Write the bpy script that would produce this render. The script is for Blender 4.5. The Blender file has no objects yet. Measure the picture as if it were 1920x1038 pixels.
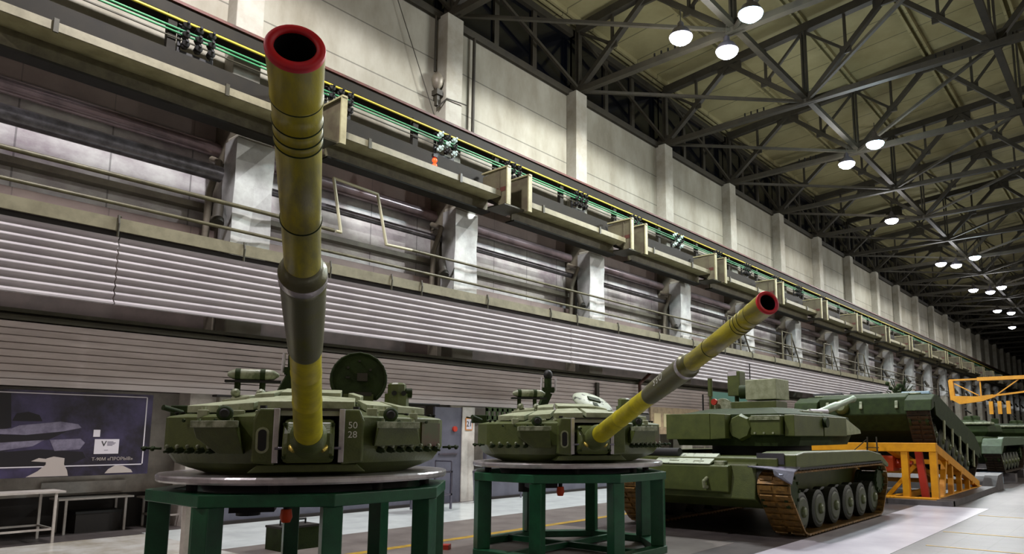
import bpy, bmesh, math, random
from mathutils import Vector, Matrix
random.seed(7)
D=bpy.data; COL=bpy.context.scene.collection; R=math.radians; PI=math.pi
SC=bpy.context.scene
# ------------------------------------------------------------------ materials
def lin(c):
    return tuple(((v/255)/12.92 if v/255<=.04045 else ((v/255+.055)/1.055)**2.4) for v in c)+(1,)
def mat(name,c,rough=.6,metal=0,c2=None,scale=4,mixlo=.4,mixhi=.65,bump=0,bscale=40,emit=None,estr=0,spec=.5,stretch=None):
    m=D.materials.new(name); m.use_nodes=True; n=m.node_tree.nodes; l=m.node_tree.links
    b=n['Principled BSDF']; b.inputs['Base Color'].default_value=lin(c)
    b.inputs['Roughness'].default_value=rough; b.inputs['Metallic'].default_value=metal
    b.inputs['Specular IOR Level'].default_value=spec
    tc=n.new('ShaderNodeTexCoord'); src=tc.outputs['Object']
    if stretch:
        mp=n.new('ShaderNodeMapping'); mp.inputs['Scale'].default_value=stretch; l.new(src,mp.inputs['Vector']); src=mp.outputs['Vector']
    if c2:
        t=n.new('ShaderNodeTexNoise'); t.inputs['Scale'].default_value=scale; t.inputs['Detail'].default_value=6; t.inputs['Roughness'].default_value=.65
        l.new(src,t.inputs['Vector'])
        r=n.new('ShaderNodeValToRGB'); r.color_ramp.elements[0].position=mixlo; r.color_ramp.elements[1].position=mixhi
        r.color_ramp.elements[0].color=lin(c); r.color_ramp.elements[1].color=lin(c2)
        l.new(t.outputs['Fac'],r.inputs['Fac']); l.new(r.outputs['Color'],b.inputs['Base Color'])
    if bump:
        t=n.new('ShaderNodeTexNoise'); t.inputs['Scale'].default_value=bscale; t.inputs['Detail'].default_value=4; l.new(src,t.inputs['Vector'])
        u=n.new('ShaderNodeBump'); u.inputs['Strength'].default_value=bump; u.inputs['Distance'].default_value=.02
        l.new(t.outputs['Fac'],u.inputs['Height']); l.new(u.outputs['Normal'],b.inputs['Normal'])
    if emit: b.inputs['Emission Color'].default_value=lin(emit); b.inputs['Emission Strength'].default_value=estr
    return m
M={}
M['green']=mat('tank_green',(88,98,48),.42,0,(70,80,40),5,.35,.7,.15,60)
M['disc']=mat('wheel_green',(62,70,40),.55,0,(50,54,34),6)
M['plain_pale']=mat('plain_pale_green',(150,166,146),.4)
M['green_tile']=mat('armour_green_lit',(172,178,146),.5,0,(126,134,98),6,.35,.7,.1,60)  # armour green made pale, overhead light put into the colour
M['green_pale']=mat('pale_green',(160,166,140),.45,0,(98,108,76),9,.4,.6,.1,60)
M['green_dark']=mat('dark_green',(44,58,26),.7,0,(32,42,20),6,.4,.7,.15,60,spec=.2)
M['green_red']=mat('primer_stained_green',(70,76,36),.5,0,(92,62,44),4,.4,.6)
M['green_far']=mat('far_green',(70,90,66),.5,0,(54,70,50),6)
M['camo']=mat('speckled_hatch',(176,186,164),.5,0,(40,48,30),11,.58,.62)
M['black']=mat('black_rubber',(16,16,15),.6)
M['bore']=mat('bore_black',(6,6,7),.8)
M['stand']=mat('stand_green',(28,92,58),.36,0,(20,70,46),4,.35,.7,.08,30)
M['chrome']=mat('polished_steel',(204,202,202),.26,.55,(176,170,172),5,.4,.7,.04,60)
M['silver']=mat('bare_metal',(138,134,148),.3,.9,(120,118,132),4,.35,.7,.08,20)
M['yellow']=mat('zinc_yellow_paint',(196,186,14),.42,0,(156,148,20),6,.38,.7,.06,80)
M['barrel_mix']=mat('worn_yellow_barrel',(186,176,16),.4,0,(132,128,62),3.2,.4,.62,.06,80,stretch=(.5,2.5,2.5))
M['sleeve']=mat('grey_olive_sleeve',(108,108,80),.35,.4,(112,112,30),3,.5,.72,.06,60,stretch=(.7,2,2))
M['red_ring']=mat('red_muzzle_paint',(228,38,44),.45,0,(206,50,76),8,.4,.7)
M['brass']=mat('brass_clamp',(188,168,80),.35,.7)
M['white_paint']=mat('white_marking',(216,218,210),.6)
M['steel_dark']=mat('roof_steel',(52,48,36),.65,0,(38,35,27),3,.4,.7)
M['steel_olive']=mat('olive_steel',(58,56,38),.5,0,(44,40,26),3,.4,.7)
M['cream']=mat('cream_steel',(160,154,118),.5,0,(132,126,92),3,.4,.7)
M['rust']=mat('rust_red',(86,44,34),.6,0,(54,36,26),3,.4,.7)
M['conc']=mat('concrete_column',(158,156,144),.75,0,(122,116,100),1.2,.35,.75,.15,14)
M['foil']=mat('foil_wrap',(208,212,208),.38,.45,(160,158,158),1.5,.35,.7,.3,2.2)
M['pier']=mat('painted_pier',(122,116,100),.5,.2,(90,82,72),2,.35,.7,.3,5)
M['pipe']=mat('grey_pipe',(124,122,130),.3,.5,(76,74,76),4,.4,.7)
M['pipe_olive']=mat('olive_pipe',(98,94,70),.45,.1,(70,65,48),4,.4,.7)
M['pipe_cream']=mat('cream_pipe',(184,180,150),.4)
M['conductor']=mat('green_conductor',(66,140,92),.45,0,(54,112,80),2)
M['yrail']=mat('yellow_conductor',(190,172,62),.45)
M['corr']=mat('corrugated_sheet',(180,174,175),.6,.0,(164,157,160),1.5,.35,.7)
M['girder']=mat('dark_girder',(32,29,20),.7,0,(24,22,16),2,.4,.7,spec=.25)
M['bracket']=mat('bracket_olive',(96,91,70),.55,0,(78,68,54),3,.4,.7)
M['cream_d']=mat('dull_cream_steel',(132,127,102),.5,0,(106,101,78),3,.4,.7)
M['slat']=mat('slatted_cladding',(196,184,180),.5,.05,(160,148,144),1.2,.35,.7,stretch=(1,.4,4))
M['dark']=mat('dark_recess',(38,33,30),.7)
M['glass']=mat('night_glass',(6,8,14),.12)
M['ylw_ramp']=mat('yellow_ramp_paint',(228,158,12),.42,0,(206,138,14),4,.4,.7)
M['orange']=mat('orange_paint',(196,70,30),.45)
M['redpost']=mat('red_paint',(170,44,24),.45)
M['ramp_grey']=mat('grey_steel_plate',(92,88,88),.5,.2,(70,66,66),3)
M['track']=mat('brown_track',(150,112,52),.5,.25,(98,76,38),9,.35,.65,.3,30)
M['tyre']=mat('olive_tyre',(36,40,27),.6)
M['table']=mat('white_table',(190,184,176),.4,0,(160,152,146),3)
M['door']=mat('grey_door',(98,98,110),.4,.1,(84,84,96),2)
M['white_wall']=mat('white_plaster',(216,210,200),.6,0,(158,150,142),1.4,.35,.7)
M['board']=mat('brown_board',(150,128,98),.6,0,(124,104,80),6)
M['blue']=mat('pale_blue_block',(126,152,168),.5)
M['blue_dk']=mat('dark_blue_block',(42,52,66),.5)
M['orange_s']=mat('orange_cap',(255,84,26),.45)
M['floorlane']=mat('pale_floor_lane',(222,228,226),.2,0,(196,202,200),1.6,.35,.7)
M['floorwhite']=mat('white_floor_sheet',(206,202,210),.3,0,(176,170,182),1.1,.35,.7)
M['floordirty']=mat('pale_worn_floor',(204,202,196),.25,0,(150,140,118),1.2,.4,.7)
M['floorlit']=mat('lit_grey_floor',(128,120,114),.4,0,(96,88,84),1.5,.35,.7,.08,30)  # grey floor made paler, stronger light on the left painted in
M['yline']=mat('yellow_floor_line',(176,140,34),.5,0,(120,100,48),4,.45,.7)
M['lamp']=mat('lamp_white',(255,255,255),.5,emit=(236,238,255),estr=60)
M['lampc']=mat('lamp_cyan',(255,255,255),.5,emit=(190,240,255),estr=60)
M['redlamp']=mat('red_signal_lamp',(255,60,20),.4,emit=(255,50,16),estr=9)
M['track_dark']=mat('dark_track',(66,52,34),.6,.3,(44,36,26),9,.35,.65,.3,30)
M['spotw']=mat('bright_spot_insulator',(190,214,208),.2)  # pale insulators stand in for the bright spots of a floodlight
M['sign_dark']=mat('poster_dark',(34,30,38),.35,0,(74,66,100),1.3,.4,.7)
M['sign_tank']=mat('poster_grey',(122,116,134),.4,0,(84,78,96),4)
M['sign_black']=mat('poster_black',(24,20,26),.4)
M['sign_dust']=mat('poster_dust',(176,166,160),.4)
M['sign_ylw']=mat('notice_orange',(206,128,46),.5)
M['paper']=mat('paper_white',(206,200,206),.5)
M['teal']=mat('teal_panel',(120,176,164),.3)
M['tarp']=mat('beige_tarp',(168,156,126),.7)
def floor_mat():
    m=mat('workshop_floor',(84,78,76),.42,0,(62,56,56),1.3,.35,.7,.1,30); n=m.node_tree.nodes; l=m.node_tree.links; b=n['Principled BSDF']
    old=b.inputs['Base Color'].links[0].from_socket
    tc=n['Texture Coordinate']; br=n.new('ShaderNodeTexBrick'); br.inputs['Scale'].default_value=1; br.inputs['Brick Width'].default_value=.5; br.inputs['Row Height'].default_value=.5
    br.inputs['Mortar Size'].default_value=.012; br.offset=0
    br.inputs['Color1'].default_value=(.85,.85,.85,1); br.inputs['Color2'].default_value=(1.15,1.15,1.15,1); br.inputs['Mortar'].default_value=(.6,.6,.55,1)
    l.new(tc.outputs['Object'],br.inputs['Vector'])
    mx=n.new('ShaderNodeMix'); mx.data_type='RGBA'; mx.blend_type='MULTIPLY'; mx.inputs[0].default_value=.8
    l.new(old,mx.inputs[6]); l.new(br.outputs['Color'],mx.inputs[7]); l.new(mx.outputs[2],b.inputs['Base Color']); return m
M['floor']=floor_mat()
def lines_mat(m,axis,period,width,dark=.45,offset=0):
    """thin dark joint lines across an existing material, along one object axis"""
    n=m.node_tree.nodes; l=m.node_tree.links; b=n['Principled BSDF']; old=b.inputs['Base Color'].links[0].from_socket
    tc=n['Texture Coordinate']; s=n.new('ShaderNodeSeparateXYZ'); l.new(tc.outputs['Object'],s.inputs[0])
    a=n.new('ShaderNodeMath'); a.operation='ADD'; a.inputs[1].default_value=1000*period-offset; l.new(s.outputs[axis],a.inputs[0])
    mo=n.new('ShaderNodeMath'); mo.operation='MODULO'; mo.inputs[1].default_value=period; l.new(a.outputs[0],mo.inputs[0])
    lt=n.new('ShaderNodeMath'); lt.operation='LESS_THAN'; lt.inputs[1].default_value=width; l.new(mo.outputs[0],lt.inputs[0])
    mx=n.new('ShaderNodeMix'); mx.data_type='RGBA'; mx.blend_type='MULTIPLY'; l.new(lt.outputs[0],mx.inputs[0]); l.new(old,mx.inputs[6]); mx.inputs[7].default_value=(dark,dark,dark,1)
    l.new(mx.outputs[2],b.inputs['Base Color']); return m
M['wallup']=lines_mat(mat('concrete_panels',(160,158,144),.75,0,(112,106,88),.8,.28,.78,.12,12,stretch=(1,1,.45)),2,1.25,.035,.45,offset=9.85)
M['walllow']=lines_mat(mat('purple_grey_panel',(146,130,122),.42,.1,(122,106,102),1,.35,.7),1,1.46,.02,.7)
M['wallbrown']=mat('brown_wall',(84,72,66),.6,0,(64,55,50),1.2)
M['wallshine']=lines_mat(mat('glossy_wall_panel',(216,218,214),.3,.1,(158,148,154),.9,.35,.65,.12,3,stretch=(1,1,1.6)),1,1.46,.03,.5)
M['roof']=lines_mat(mat('roof_slab',(150,144,106),.8,0,(122,116,78),.7,.3,.8),1,1.46,.05,.45)
# ------------------------------------------------------------------ mesh collector
class MB:
    def __init__(s): s.v=[]; s.f=[]; s.sm=[]
    def add(s,vs,fs,smooth=False):
        o=len(s.v); s.v+= [tuple(v) for v in vs]; s.f+=[tuple(o+i for i in f) for f in fs]; s.sm+=[smooth]*len(fs); return s
    def box(s,x0,x1,y0,y1,z0,z1):
        return s.add([(x0,y0,z0),(x1,y0,z0),(x1,y1,z0),(x0,y1,z0),(x0,y0,z1),(x1,y0,z1),(x1,y1,z1),(x0,y1,z1)],
          [(0,3,2,1),(4,5,6,7),(0,1,5,4),(1,2,6,5),(2,3,7,6),(3,0,4,7)])
    def beam(s,a,b,w,h,up=(0,0,1)):
        a=Vector(a);b=Vector(b);d=(b-a).normalized();u=Vector(up)
        if abs(d.dot(u))>.98: u=Vector((0,1,0)) if abs(d.y)<.9 else Vector((1,0,0))
        r=d.cross(u).normalized(); u=r.cross(d).normalized()
        vs=[p+r*i*w/2+u*j*h/2 for p in(a,b) for i,j in((-1,-1),(1,-1),(1,1),(-1,1))]
        return s.add(vs,[(0,3,2,1),(4,5,6,7),(0,1,5,4),(1,2,6,5),(2,3,7,6),(3,0,4,7)])
    def lathe(s,prof,a,d,seg=24,cap=True,smooth=True):
        """prof: [(t,r)] along direction d from a"""
        a=Vector(a);d=Vector(d).normalized();u=Vector((0,0,1)) if abs(d.z)<.95 else Vector((1,0,0))
        r=d.cross(u).normalized();u=r.cross(d)
        vs=[];fs=[];n=len(prof)
        for t,q in prof:
            for k in range(seg):
                c=2*PI*k/seg; vs.append(a+d*t+r*math.cos(c)*q+u*math.sin(c)*q)
        for i in range(n-1):
            for k in range(seg):
                k2=(k+1)%seg; fs.append((i*seg+k,i*seg+k2,(i+1)*seg+k2,(i+1)*seg+k))
        s.add(vs,fs,smooth)
        if cap:
            s.add([vs[k] for k in range(seg)],[tuple(reversed(range(seg)))]); s.add([vs[(n-1)*seg+k] for k in range(seg)],[tuple(range(seg))])
        return s
    def cyl(s,a,b,r,seg=16,r2=None):
        a=Vector(a);b=Vector(b);return s.lathe([(0,r),((b-a).length,r if r2 is None else r2)],a,b-a,seg)
    def tube(s,pts,r,seg=10):
        for a,b in zip(pts,pts[1:]): s.cyl(a,b,r,seg)
        for p in pts[1:-1]: s.ball(p,r*1.02,seg)
        return s
    def ball(s,c,r,seg=10,sz=1):
        prof=[(-r*math.cos(PI*i/6)*sz,max(r*math.sin(PI*i/6),1e-4)) for i in range(7)]
        return s.lathe(prof,c,(0,0,1),seg,False)
    def prism(s,poly,z0,z1,f=None):
        """poly in (a,b); extruded c from z0 to z1; f maps (a,b,c)->xyz"""
        f=f or (lambda a,b,c:(a,b,c)); n=len(poly)
        vs=[f(a,b,z0) for a,b in poly]+[f(a,b,z1) for a,b in poly]
        return s.add(vs,[tuple(reversed(range(n))),tuple(range(n,2*n))]+[(i,(i+1)%n,n+(i+1)%n,n+i) for i in range(n)])
    def mesh(s,name,m):
        me=D.meshes.new(name); me.from_pydata(s.v,[],s.f); me.polygons.foreach_set('use_smooth',s.sm); me.materials.append(m)
        bm=bmesh.new(); bm.from_mesh(me); bmesh.ops.recalc_face_normals(bm,faces=bm.faces); bm.to_mesh(me); bm.free(); return me
    def build(s,name,m,parent=None,bevel=0,**k):
        o=D.objects.new(name,s.mesh(name,M[m] if isinstance(m,str) else m)); COL.objects.link(o)
        if parent: o.parent=parent
        if bevel: b=o.modifiers.new('b','BEVEL'); b.width=bevel; b.segments=2; b.limit_method='ANGLE'; b.angle_limit=R(35)
        for a,b in k.items(): o[a]=b
        return o
def B(*a): return MB().box(*a)
def tag(o,label,cat,group=None):
    o['label']=label; o['category']=cat
    if group: o['group']=group
    return o
def thing(name,label,cat,loc=(0,0,0),rz=0,group=None):
    o=D.objects.new(name,None); COL.objects.link(o); o.location=loc; o.rotation_euler=(0,0,rz); o.empty_display_size=.1
    return tag(o,label,cat,group)
def st(name,mb,m,parent=None,bevel=0):
    o=mb.build(name,m,parent,bevel)
    if not parent: o['kind']='structure'
    return o
def kids(o): return [c for c in D.objects if c.parent==o]
def copy_tree(o,parent=None):
    c=o.copy(); COL.objects.link(c); c.parent=parent
    for ch in kids(o): copy_tree(ch,c)
    return c
def dup(o,loc=None,rz=None,label=None):
    c=copy_tree(o)
    if loc is not None: c.location=loc
    if rz is not None: c.rotation_euler=(0,0,rz)
    if label: c['label']=label
    return c
ORD=['nearest','second','third','fourth','fifth','sixth','seventh','eighth','ninth','tenth','eleventh','twelfth','thirteenth','fourteenth','fifteenth','sixteenth','seventeenth','eighteenth','nineteenth','twentieth','twenty-first','twenty-second','twenty-third']
def text(s,name,m,size,mtx,parent=None,ext=.002,wrap=None):
    c=D.curves.new(name,'FONT'); c.body=s; c.size=size; c.extrude=ext; c.align_x='CENTER'; c.align_y='CENTER'
    t=D.objects.new('t',c); COL.objects.link(t); dg=bpy.context.evaluated_depsgraph_get(); dg.update()
    me=D.meshes.new_from_object(t.evaluated_get(dg)); D.objects.remove(t)
    if wrap:
        bm=bmesh.new(); bm.from_mesh(me); bmesh.ops.triangulate(bm,faces=bm.faces)
        for _ in range(4):
            es=[e for e in bm.edges if e.calc_length()>.012]
            if es: bmesh.ops.subdivide_edges(bm,edges=es,cuts=1); bmesh.ops.triangulate(bm,faces=[q for q in bm.faces if len(q.verts)>3])
        bm.to_mesh(me); bm.free()
        for v in me.vertices: v.co=wrap(v.co)
    else: me.transform(mtx)
    me.materials.clear(); me.materials.append(M[m]); me.name=name
    o=D.objects.new(name,me); COL.objects.link(o); o.parent=parent; return o
# ------------------------------------------------------------------ setting
Y0,Y1=-9,142; WX=-15
yk=lambda k:12.5+5.85*k
st('floor',B(-15.4,16,Y0,Y1,-.2,0),'floor')
st('trim_1',B(-13.7,-10.8,5.0,60,0,.004),'floorlane')
st('trim_2',B(-13.5,-8.2,-2,5.0,0,.004),'floordirty')
st('trim_3',B(-4.5,-3.0,3,18.9,0,.004),'floorwhite')
st('trim_13',B(-10.8,-9.02,5,22,0,.003),'floorlit'); st('trim_14',B(-8.84,-5.2,5,10.4,0,.003),'floorlit')  # same floor as around, painted paler where more light falls
st('trim_4',B(-9.02,-8.84,2,19,0,.005),'yline')
for i,(x0,x1,y) in enumerate(((-2.95,3,13.9),(-2.8,3,12.0),(-2.95,3,17.2))): st('trim_%d'%(5+i),B(x0,x1,y,y+.07,0,.004),'yline')
w=st('wall_left',B(WX-.35,WX,Y0,Y1,9.2,13.65),'wallup')
st('wall_left_middle',B(WX-.35,WX,Y0,Y1,7.9,9.2),'walllow')
st('wall_left_lower',B(WX-.35,WX,Y0,Y1,5.2,7.9),'wallshine')
st('wall_left_base',B(WX-.35,WX,Y0,Y1,2.5,5.2),'wallbrown'); st('wall_left_foot',B(WX-.35,WX,Y0,Y1,0,2.5),'white_wall')
st('wall_right',B(15.7,16,Y0,Y1,0,17),'white_wall')
st('wall_back',B(-15.4,16,Y0-.3,Y0,0,17.6),'walllow')
st('wall_far',B(-15.4,16,Y1,Y1+.3,0,17.6),'dark')
ztop=lambda x:16.15+(x+14.7)/12 if x<.3 else 16.15+(15.3-x)/12
# ceiling
cm=MB()
cm.add([(-15.4,Y0,ztop(-15.4)+.35),(.3,Y0,ztop(.3)+.35),(.3,Y1,ztop(.3)+.35),(-15.4,Y1,ztop(-15.4)+.35)]+[(-15.4,Y0,ztop(-15.4)+.6),(.3,Y0,ztop(.3)+.6),(.3,Y1,ztop(.3)+.6),(-15.4,Y1,ztop(-15.4)+.6)],[(0,1,2,3),(7,6,5,4),(0,4,5,1),(1,5,6,2),(2,6,7,3),(3,7,4,0)])
cm.add([(16,Y0,ztop(16)+.35),(.3,Y0,ztop(.3)+.35),(.3,Y1,ztop(.3)+.35),(16,Y1,ztop(16)+.35)]+[(16,Y0,ztop(16)+.6),(.3,Y0,ztop(.3)+.6),(.3,Y1,ztop(.3)+.6),(16,Y1,ztop(16)+.6)],[(0,1,2,3),(7,6,5,4),(0,4,5,1),(1,5,6,2),(2,6,7,3),(3,7,4,0)])
ceil=st('ceiling',cm,'roof')
for i in range(11):
    x=-14.7+3*i
    z=ztop(x)+.35
    m=B(x-.16,x-.07,Y0,Y1,z-.16,z+.02); m.box(x+.07,x+.16,Y0,Y1,z-.16,z+.02); m.build('roof_rib',M['roof'],ceil)
# clerestory windows (one per bay) with their frames
for n,k in enumerate(range(-2,22)):
    a,b=yk(k)+.25,yk(k+1)-.25
    w=st('window_%d'%(n+1),B(WX-.08,WX-.04,a-.3,b+.3,13.65,16.15),'glass')
    for t in (1/3,2/3):
        y=a+(b-a)*t; B(WX-.12,WX+.05,y-.1,y+.1,13.7,16.1).build('window_mullion','steel_dark',w)
    B(WX-.15,WX+.12,a-.3,b+.3,13.62,13.85).build('window_sill','steel_dark',w)
    B(WX-.15,WX+.12,a-.3,b+.3,15.95,16.2).build('window_head','steel_dark',w)
# ------------------------------------------------------------------ concrete columns
def column():
    t=thing('concrete_column','','column')
    B(-15,-14.55,-.3,.3,8.4,13.7).build('upper_shaft','conc',t,.02)
    m=B(-15,-14.6,-.34,.34,0,8.4); m.build('rear_branch','pier',t,.02)
    m=B(-14.4,-13.95,-.37,.37,0,7.8); m.build('front_branch','conc',t,.03)
    m=MB()
    for z in (.1,2.3,4.6,7.2): m.box(-14.62,-14.38,-.3,.3,z,z+.35)
    m.build('cross_web','pier',t)
    MB().prism([(-15,8.45),(-13.9,8.45),(-13.9,7.9),(-14.4,7.3),(-15,7.3)],-.36,.36,lambda a,b,c:(a,c,b)).build('corbel','pier',t)
    # crumpled foil wrap on the front branch
    m=MB(); nz=5; ny=2
    random.seed(3)
    pts=[[(-13.9+random.uniform(-.04,.03),-.40+.8*j/ny+random.uniform(-.03,.03) if 0<j<ny else (-.4 if j==0 else .4),5.35+2.35*i/nz) for j in range(ny+1)] for i in range(nz+1)]
    vs=[p for r in pts for p in r]; fs=[(i*(ny+1)+j,i*(ny+1)+j+1,(i+1)*(ny+1)+j+1,(i+1)*(ny+1)+j) for i in range(nz) for j in range(ny)]
    m.add(vs,fs); o=len(vs)
    side=[(-14.42,-.41+random.uniform(-.02,.02),5.35+2.35*i/nz) for i in range(nz+1)]
    m.add([pts[i][0] for i in range(nz+1)]+side,[(i,i+1,nz+2+i,nz+1+i) for i in range(nz)])
    side=[(-14.42,.41,5.35+2.35*i/nz) for i in range(nz+1)]
    m.add([pts[i][ny] for i in range(nz+1)]+side,[(i,i+1,nz+2+i,nz+1+i) for i in range(nz)])
    m.build('foil_wrap','foil',t)
    # duct elbow leaning against the side
    MB().tube([(-14.75,-.5,7.4),(-14.3,-.55,7.2),(-14.5,-.62,6.6),(-14.55,-.62,5.4)],.07).build('duct_elbow','pier',t)
    MB().cyl((-14.3,-.5,6.3),(-14.1,-.6,5.95),.1).cyl((-14.1,-.6,5.95),(-14.05,-.62,5.85),.13).build('valve_body','steel_dark',t)
    return t
col0=column(); CG='concrete columns along the left wall'
for i,k in enumerate(range(-1,22)):
    o=col0 if i==0 else copy_tree(col0)
    o.location=(0,yk(k),0); o['group']=CG
    o['label']='%s concrete wall column with foil wrapped shaft, counted from the left'%('leftmost' if i==0 else ORD[i])
# wall ledge roll and ledges behind the pipes
LAV=mat('lavender_wrap',(140,122,124),.28,.3,(110,96,98),2)
du=MB().cyl((-14.83,.36,7.66),(-14.83,5.49,7.66),.15,12).build('insulated_duct',LAV)
for i,k in enumerate(range(-2,12)):
    o=du if i==0 else du.copy()
    if i: COL.objects.link(o)
    o.location=(0,yk(k),0); tag(o,'%s lavender wrapped round duct length between columns, counted from left'%('leftmost' if i==0 else ORD[i]),'duct','lavender duct lengths between the columns')
st('trim_11',B(-15,-14.75,Y0+1,120,6.3,6.42),'pier'); st('trim_12',B(-15,-14.8,Y0+1,120,5.5,5.9),'walllow')
# pipes
tag(MB().cyl((-14.2,Y0+1,6.92),(-14.2,6.1,6.92),.16,16).build('heating_pipe','pipe'),'thick grey heating pipe along wall at left edge','pipe')
tag(MB().cyl((-14.52,7.1,6.97),(-14.52,110,6.97),.085,14).build('heating_pipe','pipe'),'grey heating pipe running behind the columns to the far end','pipe')
yy=-13.78
tag(MB().tube([(yy,8.5,6.22),(yy,8.62,6.22),(yy,8.38,7.42),(yy,9.55,7.37),(yy,9.85,6.2),(yy,10.6,6.22)],.036,8).build('looped_pipe','pipe_cream'),'thin cream pipe with a tall rectangular loop above corrugated band','pipe')
tag(MB().cyl((yy,Y0+1,6.22),(yy,8.45,6.22),.045,8).build('thin_pipe','pipe_olive'),'thin olive pipe at left edge ending at the cream loop','pipe')
tag(MB().cyl((yy,10.6,6.22),(yy,60,6.22),.036,8).build('thin_pipe','pipe_olive'),'thin olive pipe running on from the cream loop to the right','pipe')
tag(MB().cyl((-13.78,Y0+1,5.72),(-13.78,110,5.72),.035,8).build('thin_pipe','pipe_olive'),'thin olive pipe just above the cream beam','pipe')
# crane track assembly
ymax=122
t=thing('rail_beam','dark upper crane rail beam with rust red top edge','beam')
B(-14.45,-13.95,Y0+1,ymax,9.72,9.98).build('web','girder',t); B(-14.45,-13.9,Y0+1,ymax,9.98,10.04).build('top_flange','rust',t)
m=MB(); y=-1.0
while y<ymax:
    B(-14.0,-13.88,y,y+.16,8.98,9.72).build('post','girder',t) if y<60 else None; y+=2.9
t=thing('crane_girder','dark olive crane girder running on the column corbels','girder')
B(-14.35,-13.85,Y0+1,ymax,8.5,8.97).build('web','girder',t); B(-14.5,-13.76,Y0+1,ymax,8.46,8.5).build('bottom_flange','girder',t)
def channel(y0,y1):
    t=thing('cream_channel_beam','','beam')
    B(-13.03,-12.99,y0,y1,8.06,8.21).build('face','cream_d',t); B(-13.5,-13.03,y0,y1,8.06,8.09).build('bottom_flange','cream',t)  # underside in brighter cream, bounce light put into its colour
    B(-13.56,-13.5,y0,y1,7.72,8.2).build('web','pipe_olive',t); B(-13.75,-13.4,y0,y1,7.68,7.72).build('lower_flange','girder',t)
    for y in (1.2,3.9): B(-12.985,-12.95,y,y+.07,8.02,8.25).build('clamp','steel_olive',t)
    return t
ch0=channel(.47,5.38)
for i,k in enumerate(range(-2,19)):
    o=ch0 if i==0 else copy_tree(ch0); o.location=(0,yk(k)+.85,0); o['group']='cream channel beams between the brackets'
    o['label']='%s cream channel beam length hung before the crane girder, counted from left'%('leftmost' if i==0 else ORD[i])
# cantilever brackets at the columns
def bracket():
    t=thing('cantilever_bracket','','bracket')
    for s in(-.42,.42):
        f=lambda a,b,c:(a,c,b)
        MB().prism([(-13.74,8.77),(-12.75,8.85),(-12.75,7.85),(-13.1,7.85),(-13.74,8.3)],s-.015,s+.015,f).build('side_plate','bracket',t)
        m=B(-13.74,-12.72,s-.07,s+.04,8.83,8.87); m.box(-12.78,-12.74,s-.07,s+.07,7.8,8.87); m.build('flange','cream',t)
    B(-13.7,-12.95,-.4,.4,7.86,7.9).build('floor_plate','steel_olive',t)
    B(-13.5,-12.85,-.445,-.436,8.2,8.32).build('slot','rust',t); B(-13.1,-13.06,-.455,-.436,7.9,8.8).build('stiffener','bracket',t)
    return t
b0=bracket()
for i,k in enumerate(range(-1,19)):
    o=b0 if i==0 else copy_tree(b0); o.location=(0,yk(k)+.85,0); o['group']='cantilever brackets on the crane beam'
    o['label']='%s cream box bracket on the crane beam, counted from the left'%('leftmost' if i==0 else ORD[i])
# conductors
tag(MB().cyl((-13.85,Y0+1,9.62),(-13.85,ymax,9.62),.028,8).build('conductor_rail','yrail'),'yellow conductor rail under the dark crane rail beam','conductor')
for i,(z,m,l) in enumerate(((9.42,'conductor','upper green conductor rail between the crane beams'),(9.34,'conductor','lower green conductor rail between the crane beams'),(9.22,'steel_olive','dark cable strung below the green conductors'))):
    tag(MB().cyl((-13.84,Y0+1,z),(-13.84,ymax,z),.022 if i<2 else .014,8).build('conductor_rail' if i<2 else 'power_cable',m),l,'conductor' if i<2 else 'cable')
# insulator clusters
def cluster(white=False):
    t=thing('insulator_rack','','insulator')
    m=B(-14.0,-13.93,-.32,.32,9.0,9.06); m.box(-14.0,-13.95,-.34,-.28,8.98,9.6); m.box(-14.0,-13.95,.28,.34,8.98,9.6); m.build('frame','black',t)
    for r in range(3):
        for c in range(3):
            y=-.24+.24*c; z=9.12+.19*r
            q=MB().lathe([(0,.025),(.05,.025),(.05,.07),(.08,.07),(.09,.035),(.13,.035),(.13,.075),(.16,.075),(.18,.03),(.24,.03)],(-13.95,y,z),(1,0,.35),10)
            q.build('insulator','black' if not white or (r+c)%2 else 'spotw',t)
    return t
c0=cluster(); c1=cluster(True)
for i,(y,w) in enumerate(((5.35,0),(8.5,0),(11.7,1),(14.2,0),(17.4,0),(20.6,0),(23.6,1),(26.9,0),(29.8,0),(33,0),(36,0),(39.5,0))):
    src=c1 if w else c0
    o=copy_tree(src) if i not in(0,2) else src
    o.location=(0,y,0); o['group']='insulator racks between crane beams'
    o['label']='%s rack of %s insulators on the crane beam, counted from the left'%('leftmost' if i==0 else ORD[i],'black and pale' if w else 'black')
t=thing('signal_lamp','glowing red signal lamp pair above the cream beam','lamp',(-13.4,10.93,8.35))
B(-.05,.05,-.06,.06,-.15,.02).build('housing','black',t)
for z in (.06,.2): MB().ball((0,0,z),.065).build('red_bulb','redlamp',t)
B(-.04,.04,-.07,.07,.28,.36).build('cap','black',t)
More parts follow.
